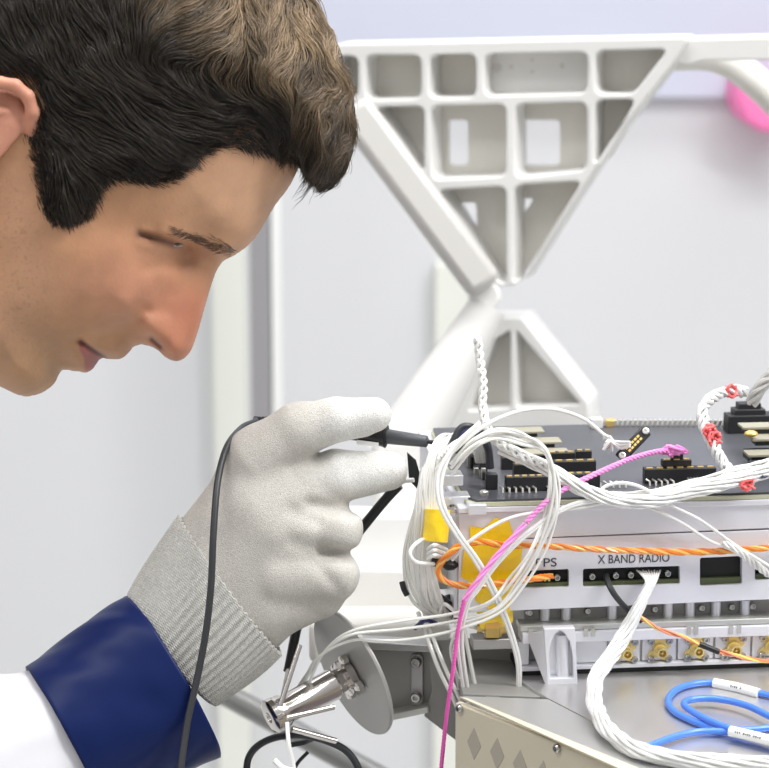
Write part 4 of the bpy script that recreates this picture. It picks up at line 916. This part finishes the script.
def grow(N, sampler, length, rad, colf, nst=10, lift=6, wave=.9, seed=1, hf=None, edge=True):
    rg = np.random.default_rng(seed); x, y, sgn = sampler(rg, N); N = len(x)
    Ln = length*(.55+.9*rg.random(N)); ph = rg.random(N)*6.28; lf = rg.random(N)**2*lift
    hf = hf or (lambda a, b: hair_field(a, b)[0])
    w0 = hf(x, y); ok = w0 > 2; x, y, sgn, Ln, ph, lf, w0 = x[ok], y[ok], sgn[ok], Ln[ok], ph[ok], lf[ok], w0[ok]; N = len(x)
    if edge: Ln = Ln*np.clip(seg2(x, y, HL2)/34, .22, 1)
    lim = rg.random(N)**2*5; x0, y0 = x.copy(), y.copy(); pts = np.zeros((N, nst, 3)); z = w0.copy()
    for k in range(nst):
        t = k/(nst-1)
        wv = hf(x, y) if k else w0; wv = np.where(wv > 0, wv, z-2.0*1); z = np.maximum(.75*z+.25*wv, wv)
        pts[:, k] = np.stack([x, y, sgn*(np.maximum(z, 0)+lf*math.sin(t*2.6)+.4)], 1)
        fx, fy = flow(x, y); wv_ = wave*(.38+.42*sstep(150, 260, x)); coh = wv_*(vnoise(x/26, y/26, 9)*2.0+vnoise(x/10, y/10, 10)*1.5)+.35*np.sin(ph+t*5)*wv_*.6
        c, s = np.cos(coh), np.sin(coh); dx, dy = fx*c-fy*s, fx*s+fy*c; st = Ln/nst
        if edge: st = st*np.where(inside(x+dx*st, y+dy*st, SILH) | (seg2(x, y, SILH) < lim), 1, 0)
        x = x+dx*st; y = y+dy*st
    cl = colf(x0, y0, rg)
    # tubes with 3 sides
    T = np.gradient(pts, axis=1); T /= np.linalg.norm(T, axis=2, keepdims=True)+1e-9
    A_ = np.cross(T, np.array([0, 0, 1.0])); A_ /= np.linalg.norm(A_, axis=2, keepdims=True)+1e-9; B_ = np.cross(T, A_)
    rr = rad*(1-.75*np.linspace(0, 1, nst)**2)[None, :, None]
    ring = [pts+(A_*math.cos(q)+B_*math.sin(q))*rr for q in (0, 2.094, 4.189)]
    VV = np.stack(ring, 2).reshape(-1, 3); b = (np.arange(N)[:, None]*nst+np.arange(nst-1)[None, :])*3; Qs = []
    for k in range(3):
        k2 = (k+1) % 3; Qs.append(np.stack([b+k, b+k2, b+3+k2, b+3+k], -1).reshape(-1, 4))
    return VV, np.concatenate(Qs), np.repeat(cl, nst*3, 0)
def hsamp(rg, N):
    x = rg.uniform(-60, 356, N); y = rg.uniform(-60, 228, N); m = inside(x, y, HP2); x, y = x[m], y[m]
    return x, y, np.where(rg.random(len(x)) < .93, 1, -1)
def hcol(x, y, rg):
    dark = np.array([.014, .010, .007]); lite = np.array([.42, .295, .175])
    f = sstep(185, 320, x+(60-y)*1.25); f = f*(.25+.75*rg.random(len(x)))*(.15+1.5*np.clip(vnoise(x/9+y/30, y/22, 12)+.5, 0, 1)); f = np.clip(f, 0, 1)+.10*rg.random(len(x))**3  # front top paler: own tone plus light put into the strand colour
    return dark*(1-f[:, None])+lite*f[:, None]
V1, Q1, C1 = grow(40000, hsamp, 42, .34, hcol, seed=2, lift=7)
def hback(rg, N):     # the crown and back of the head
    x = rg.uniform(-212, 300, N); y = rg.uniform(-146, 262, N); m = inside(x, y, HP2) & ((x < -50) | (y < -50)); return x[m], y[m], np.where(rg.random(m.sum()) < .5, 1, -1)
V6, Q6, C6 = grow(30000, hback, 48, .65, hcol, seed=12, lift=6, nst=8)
def hrand(rg, N):     # loose hairs over the fringe edge
    x = rg.uniform(295, 354, N); y = rg.uniform(90, 186, N); m = inside(x, y, HP2); return x[m], y[m], np.where(rg.random(m.sum()) < .6, 1, -1)
V2, Q2, C2 = grow(1500, hrand, 30, .32, hcol, seed=4, lift=10, wave=1.6)
def tsamp(rg, N):     # greying stray fine hairs
    x = rg.uniform(0, 260, N); y = rg.uniform(0, 170, N); m = inside(x, y, HP2); return x[m], y[m], np.ones(m.sum())
V3, Q3, C3 = grow(170, tsamp, 9, .26, lambda x, y, rg: np.tile(np.array([.33, .30, .27]), (len(x), 1)), seed=5, lift=5, wave=2.2)
# sideburn wisps over the hairline
def ssamp(rg, N):
    k = rg.integers(0, len(HL2)-5, N); t = rg.random(N); a = np.array(HL2); x = a[k, 0]*(1-t)+a[k+1, 0]*t+rg.normal(0, 3, N); y = a[k, 1]*(1-t)+a[k+1, 1]*t-4+rg.normal(0, 3, N); return x, y, np.ones(N)
def hfh(a, b):
    w = head_field(a, b, False)[0]; w2 = hair_field(a, b, False)[0]; return np.maximum(w, w2)
V4, Q4, C4 = grow(2600, ssamp, 8, .22, lambda x, y, rg: np.tile(np.array([.022, .015, .011]), (len(x), 1)), seed=6, edge=False, lift=2, wave=1.0, nst=6, hf=hfh)
Vs = [V1, V2, V3, V4, V6]; Qs = [Q1, Q2, Q3, Q4, Q6]; off = 0; Qn = []
for v_, q_ in zip(Vs, Qs): Qn.append(q_+off); off += len(v_)
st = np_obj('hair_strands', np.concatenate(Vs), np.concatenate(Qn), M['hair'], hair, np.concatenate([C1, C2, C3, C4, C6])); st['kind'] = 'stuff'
# eyebrow
BR = [(176, 230), (192, 236), (204, 241), (214, 245), (226, 249), (237, 252.5)]
def bsamp(rg, N):
    k = rg.integers(0, 5, N); t = rg.random(N); a = np.array([sft(p_[0], p_[1], 74-i*9) for i, p_ in enumerate(BR)]); wd = 1.3+.35*k
    return a[k, 0]*(1-t)+a[k+1, 0]*t+rg.normal(0, 1, N), a[k, 1]*(1-t)+a[k+1, 1]*t+rg.normal(0, 1, N)*wd*1.25+.8, np.ones(N)
_flow = flow
def flow(x, y): return np.full(len(x), -.95), np.full(len(x), -.30)+.0*x
V5, Q5, C5 = grow(330, bsamp, 8, .20, lambda x, y, rg: np.array([.15, .085, .05])*(.5+rg.random((len(x), 1))), seed=8, edge=False, lift=1.0, wave=1.3, nst=5, hf=lambda a, b: head_field(a, b)[0])
eb = np_obj('eyebrow', V5, Q5, M['hair'], person, C5)
flow = _flow

# ---- glove
def glovef(X, Y, Z):
    c = lambda a, b, ra, rb, z=1.0: cone_sdf(X, Y, Z, a, b, ra, rb, z)
    d = c((225, 590, -2), (275, 528, 2), 78, 79, .58)
    d = smin(d, c((262, 470, 0), (266, 462, 2), 42, 40, .8), 16)
    d = smin(d, c((268, 515, 14), (300, 480, 8), 36, 28, .9), 14)
    th = smin(c((262, 462, 2), (300, 431, 16), 38, 28.5), c((300, 431, 16), (336, 419, 22), 28.5, 21.5), 6); th = smin(th, c((336, 419, 22), (374, 414.5, 20), 21, 17.5), 6); th = smin(th, c((345, 421, 18), (362, 420, 18), 19, 17), 4)
    ix = smin(c((292, 492, 4), (334, 477, 2), 34, 27.5), c((334, 477, 2), (388, 471, -4), 27, 20), 6)
    md = smin(c((282, 528, 8), (333, 528, 14), 42, 29), c((333, 528, 14), (300, 535, -34), 29, 24), 6)
    rg_ = smin(c((278, 572, 8), (328, 572, 12), 40, 31), c((328, 572, 12), (296, 580, -34), 30, 24), 6)
    pk = smin(c((268, 605, 2), (318, 592, 0), 36, 27), c((318, 592, 0), (285, 605, -34), 25, 22), 6)
    d = smin(d, th, 5); d = smin(d, ix, 3.5); d = smin(d, md, 3.5); d = smin(d, rg_, 3.5); d = smin(d, pk, 6)
    # folds and creases of the fabric
    def crease(a, b, amp, sg, zc): q = cone_sdf(X, Y, Z, a, b, 0, 0, 3.0); return amp*np.exp(-(q/sg)**2/2)
    d = d+crease((312, 503, 36), (352, 509, 26), 11, 5, 0)+crease((324, 547, 36), (362, 556, 26), 11, 4.5, 0)+crease((296, 540, 52), (334, 556, 42), 4, 5, 0)+crease((294, 508, 46), (318, 518, 44), 4.5, 5, 0)+crease((318, 560, 46), (334, 580, 42), 3.5, 5, 0)
    d = d+crease((292, 466, 40), (322, 455, 28), 4, 6, 0)+crease((340, 590, 30), (318, 612, 26), 3, 5, 0)-crease((250, 500, 48), (262, 535, 50), 3, 14, 0)
    return d
Vg, Qg = field((130, 430, 385, 690, -75, 80), 1.8, glovef); Vg = relax(Vg, Qg, 3)
# trim the glove body at the cuff seam
cx = Vg[:, 0]; cy = Vg[:, 1]
sd = (cx-177)*(655-518)-(cy-518)*(278-177)     # >0 on the hand side
keep = sd[Qg].min(1) > -400; Qg = Qg[keep]
us = np.unique(Qg); remap = -np.ones(len(Vg), int); remap[us] = np.arange(len(us)); Vg = Vg[us]; Qg = remap[Qg]; cx = Vg[:, 0]; cy = Vg[:, 1]
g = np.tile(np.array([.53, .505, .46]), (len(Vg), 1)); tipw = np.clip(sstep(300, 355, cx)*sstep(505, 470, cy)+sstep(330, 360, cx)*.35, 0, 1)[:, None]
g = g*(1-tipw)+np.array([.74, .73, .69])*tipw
g *= (1+.10*vnoise(cx/1.7, cy/1.7, 21)+.05*vnoise(cx/20, cy/20, 22))[:, None]
dark_patch = np.exp(-(np.hypot((cx-215)/16, (cy-528)/11))**2)+.9*np.exp(-(np.hypot((cx-250)/20, (cy-590)/30))**2)*.5  # two soft darker patches on the back of the glove
g *= (1-.14*dark_patch)[:, None]
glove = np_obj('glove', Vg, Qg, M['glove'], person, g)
# ribbed cuff
rings = 240; seg = 448; VV = []; c0_ = np.array([229., 586.5]); c1_ = np.array([170., 653.]); h0 = np.array([51., 69.]); h1 = np.array([44., 54.])
for i in range(rings):
    t = i/(rings-1)*1.02-.02; c_ = c0_*(1-t)+c1_*t; hh_ = h0*(1-t)+h1*t; b_ = 1+.03*math.sin(t*math.pi); zz = 46+2*t
    if t > .95: b_ *= 1-.10*((t-.95)/.05)**2
    q = np.arange(seg)*2*np.pi/seg; rib = 1+.016*np.cos(q*56)+.008*np.cos(t*250+np.pi*(np.cos(q*56) > 0)); rib = rib*(1+.006*np.sin(q*5+t*6))
    # the lower outline bulges a little
    VV.append(np.stack([c_[0]+hh_[0]*np.cos(q)*rib*b_, c_[1]+hh_[1]*np.cos(q)*rib*b_, zz*np.sin(q)*rib*b_], 1))
VV = np.concatenate(VV); i_ = np.arange(rings-1)[:, None]*seg; k_ = np.arange(seg)[None, :]; k2_ = (k_+1) % seg
Qc = np.stack([i_+k_, i_+k2_, i_+seg+k2_, i_+seg+k_], -1).reshape(-1, 4)
cuff = np_obj('cuff', VV, Qc, M['cuff'], glove, flip=False)
s_ = cuff.modifiers.new('thick', 'SOLIDIFY'); s_.thickness = .0012
# sleeve
def loft(name, rings_, m, parent, thick=.0015, seg=96, wr=0.0, seed=0, tilt=(0, 0)):
    n = len(rings_); K = (n-1)*10+1; VV = []
    R_ = [Vector((r[0], r[1], r[2])) for r in rings_]; H_ = [Vector((r[3], r[4], r[5])) for r in rings_]; Rc = crv(R_, 10); Hc = crv(H_, 10)
    q = np.arange(seg)*2*np.pi/seg
    for i in range(K):
        c_, hh_ = Rc[i], Hc[i]; f_ = 1+wr*(vnoise(np.cos(q)*3+8+seed, np.sin(q)*3+i*.16+8, seed+30))
        VV.append(np.stack([c_[0]+hh_[0]*np.cos(q)*f_+tilt[0]*np.sin(q), c_[1]+hh_[1]*np.cos(q)*f_+tilt[1]*np.sin(q), c_[2]+hh_[2]*np.sin(q)*f_], 1))
    VV = np.concatenate(VV); i_ = np.arange(K-1)[:, None]*seg; k_ = np.arange(seg)[None, :]; k2_ = (k_+1) % seg
    Qc = np.stack([i_+k_, i_+seg+k_, i_+seg+k2_, i_+k2_], -1).reshape(-1, 4)
    o = np_obj(name, VV, Qc, m, parent, flip=False); s = o.modifiers.new('thick', 'SOLIDIFY'); s.thickness = thick; s.offset = -1; return o
ct = loft('coat', [(100, 716, 6, 35, 66, 63), (64, 738, 8, 35, 65, 68), (-10, 762, 40, 26, 84, 82), (-110, 800, 110, 10, 95, 95), (-230, 800, 220, -40, 95, 100), (-300, 640, 290, -90, 40, 110), (-335, 480, 330, -95, 10, 100)], M['coat'], person, wr=.06, seed=3, tilt=(15, -6))
loft('sleeve_cuff', [(172, 675, 0, 46, 78, 60), (142, 692, 2, 42, 77, 64), (102, 716, 5, 38, 72, 71), (66, 737, 8, 37, 68, 74)], M['navy'], ct, wr=.06, seed=4, thick=.002, tilt=(17, -7))
loft('blue_lining', [(52, 800, 60, 20, 32, 30), (20, 806, 62, 12, 40, 30), (-20, 815, 66, 6, 42, 30)], M['navy'], ct)
loft('coat_body', [(-235, 330, 0, -90, 60, 120), (-300, 420, 0, -150, 60, 220), (-360, 560, 0, -210, 30, 330), (-420, 900, 0, -250, 0, 300), (-430, 1100, 0, -250, 0, 300)], M['coat'], ct, thick=.003, wr=.04)

# ---- probe
pr = thing('test_probe', P(350, 440, 1.215), 'black test probe held in the glove, its black cable hanging over the glove', 'probe')
pb = Vector(toworld([(268, 422.5, -46)])[0]); ptp = Vector(toworld([(434, 442.5, -3)])[0]); ax = (ptp-pb).normalized(); LL = (ptp-pb).length
mb = MB(); mb.tube_prof(pb, ax, [(0, .0020), (.001, .0030), (.055, .0045), (.058, .0050), (LL*.70, .0058), (LL*.712, .0062), (LL*.718, .0042)], 28); mk('handle', mb, M['black'], pr)
mb = MB(); mb.tube_prof(pb+ax*LL*.712, ax, [(0, .0036), (.001, .0040), (LL*.245, .0031), (LL*.25, .0024), (LL*.252, .0010)], 24); mk('barrel', mb, M['grip'], pr)
mb = MB(); mb.tube_prof(pb+ax*LL*.955, ax, [(0, .0012), (.004, .0012), (.0048, .0019), (.0062, .0019), (.007, .0006)], 14); mk('tip', mb, M['black'], pr)
mb = MB(); q = pb+ax*LL*.60-FW*.0036-UP*.0048; mb.box(q, ax*.006, UP*.0011, FW*.002); mk('white_mark', mb, M['sleeve'], pr)
mb = MB()
for k in range(4): mb.cyl(pb-ax*(.0008+k*.0018), pb-ax*(.0001+k*.0018), .0031-.0003*k, n=16)
mb.cyl(pb-ax*.009, pb+ax*.001, .0021, n=16); mk('strain_relief', mb, M['black'], pr)
e0 = pb-ax*.008
cpts = [e0, Vector(toworld([(252, 423, -40)])[0]), Vector(toworld([(240, 429, -20)])[0]), Vector(toworld([(228, 447, 18)])[0]), Vector(toworld([(221, 480, 46)])[0]), Vector(toworld([(218, 530, 62)])[0]), Vector(toworld([(216, 580, 66)])[0]), Vector(toworld([(211, 625, 66)])[0]), Vector(toworld([(203, 668, 66)])[0]), Vector(toworld([(193, 715, 72)])[0]), Vector(toworld([(186, 775, 84)])[0]), Vector(toworld([(184, 850, 90)])[0])]
mb = MB(); mb.tube(crv(cpts, 14), 3.5*PX, 14); mk('cable', mb, M['cable'], pr)
# black sleeved lead behind the fingers
bl2 = thing('black_sleeved_lead', P(380, 560, 1.25), 'white lead with thick black heat-shrink sleeve passing behind the gloved fingers', 'cable')
mb = MB(); mb.tube(crv([P(414, 480, 1.22), P(402, 482, 1.222), P(388, 495, 1.225), P(340, 555, 1.235), P(300, 610, 1.25), P(290, 660, 1.25), P(282, 700, 1.24)], 10), 2.4*PX, 10); mk('white_core', mb, M['wire'], bl2)
mb = MB(); mb.tube(crv([P(399, 485, 1.222), P(385, 500, 1.225), P(362, 528, 1.231), P(330, 568, 1.24), P(302, 612, 1.25), P(288, 672, 1.25)], 10), 5.2*PX, 14); mk('heat_shrink', mb, M['black'], bl2)
bc = thing('black_clip', P(412, 480, 1.225), 'small black pointed clip behind the probe tip', 'clip')
q = [(407, 452), (416, 460), (420, 474), (418, 490), (409, 480), (408, 466)]
anyplate('clip_body', [q], P(412, 470, 1.225), -FW, .004, M['black'], bc, bevel=.0006)

# legs and bench outside the frame, carrying what the photo shows
tr = MB(); hipz = toworld([(-420, 1050, 0)])[0]; hp = Vector(hipz)
for dy in (-.10, .12):
    q = MB(); q.tube(crv([hp+Vector((.02, dy, .05)), Vector((hp.x+.03, hp.y+dy, .50)), Vector((hp.x, hp.y+dy, .09))], 8), [.092-.0022*i for i in range(17)], 24); mk('trouser_leg', q, M['navy'], person)
    q = MB(); q.ball(Vector((hp.x+.06, hp.y+dy, .05)), .05, 20, (2.6, .95, 1)); mk('shoe', q, M['black'], person)
cbx = A+d*.12-UZ*.25; bt = thing('workbench', Vector((.45, 1.15, 0)), 'grey topped workbench under the beige chassis, below the frame', 'workbench')
mb = MB(); mb.box(Vector((.45, 1.12, cbx.z-.018)), Vector((.55, 0, 0)), Vector((0, .30, 0)), Vector((0, 0, .016))); mk('bench_top', mb, M['lid'], bt, bevel=.003)
for x_ in (-.06, .96):
    for y_ in (.86, 1.38):
        mb = MB(); mb.box(Vector((x_, y_, (cbx.z-.034)/2)), Vector((.025, 0, 0)), Vector((0, .025, 0)), Vector((0, 0, (cbx.z-.034)/2))); mk('leg', mb, M['post'], bt)
# ---------------------------------------------------------------- camera, lights
cam = bpy.data.cameras.new('camera'); co = bpy.data.objects.new('camera', cam); COL.objects.link(co); bpy.context.scene.camera = co
cam.sensor_width = 36; cam.lens = 36*F/769; cam.clip_start = .05; co.location = C; co.rotation_euler = (math.radians(90)-PIT, 0, 0)
cam.dof.use_dof = True; cam.dof.focus_distance = 1.19; cam.dof.aperture_fstop = 14; cam.dof.aperture_blades = 0
def area(name, loc, rot, sx, sy, e, col=(1, 1, 1)):
    l = bpy.data.lights.new(name, 'AREA'); l.shape = 'RECTANGLE'; l.size = sx; l.size_y = sy; l.energy = e; l.color = col
    o = bpy.data.objects.new(name, l); COL.objects.link(o); o.location = loc; o.rotation_euler = rot; return o
area('ceiling_lamp', (.5, 1.3, 3.0), (0, 0, 0), 1.6, .5, 38)
area('ceiling_lamp', (-1.2, .3, 3.0), (0, 0, 0), 1.6, .5, 22)
area('ceiling_lamp', (1.5, .4, 2.9), (0, math.radians(28), 0), 1.6, .5, 56)
area('ceiling_lamp', (0, 2.7, 3.05), (math.radians(20), 0, 0), 3.5, .4, 30)
w = bpy.data.worlds.new('world'); bpy.context.scene.world = w; w.use_nodes = True
nt = w.node_tree; bg = nt.nodes['Background']; bg.inputs[1].default_value = .76      # a bright white clean room around the bench: light ceiling, darker furniture and floor
tc = nt.nodes.new('ShaderNodeTexCoord'); sx = nt.nodes.new('ShaderNodeSeparateXYZ'); cr = nt.nodes.new('ShaderNodeValToRGB'); mr = nt.nodes.new('ShaderNodeMapRange')
nt.links.new(tc.outputs['Generated'], sx.inputs[0]); nt.links.new(sx.outputs['Z'], mr.inputs['Value']); mr.inputs['From Min'].default_value = -1; mr.inputs['From Max'].default_value = 1
nt.links.new(mr.outputs[0], cr.inputs[0]); nt.links.new(cr.outputs[0], bg.inputs[0]); e = cr.color_ramp.elements
e[0].position = .30; e[0].color = (.30, .295, .29, 1); e[1].position = .80; e[1].color = (.92, .94, .97, 1)
for p_, c_ in ((.44, .36), (.50, .62), (.62, .74)): q = e.new(p_); q.color = (c_, c_, c_*1.01, 1)
vs = bpy.context.scene.view_settings; vs.view_transform = 'Standard'; vs.look = 'None'; vs.gamma = 1; vs.exposure = -.13; vs.use_curve_mapping = False
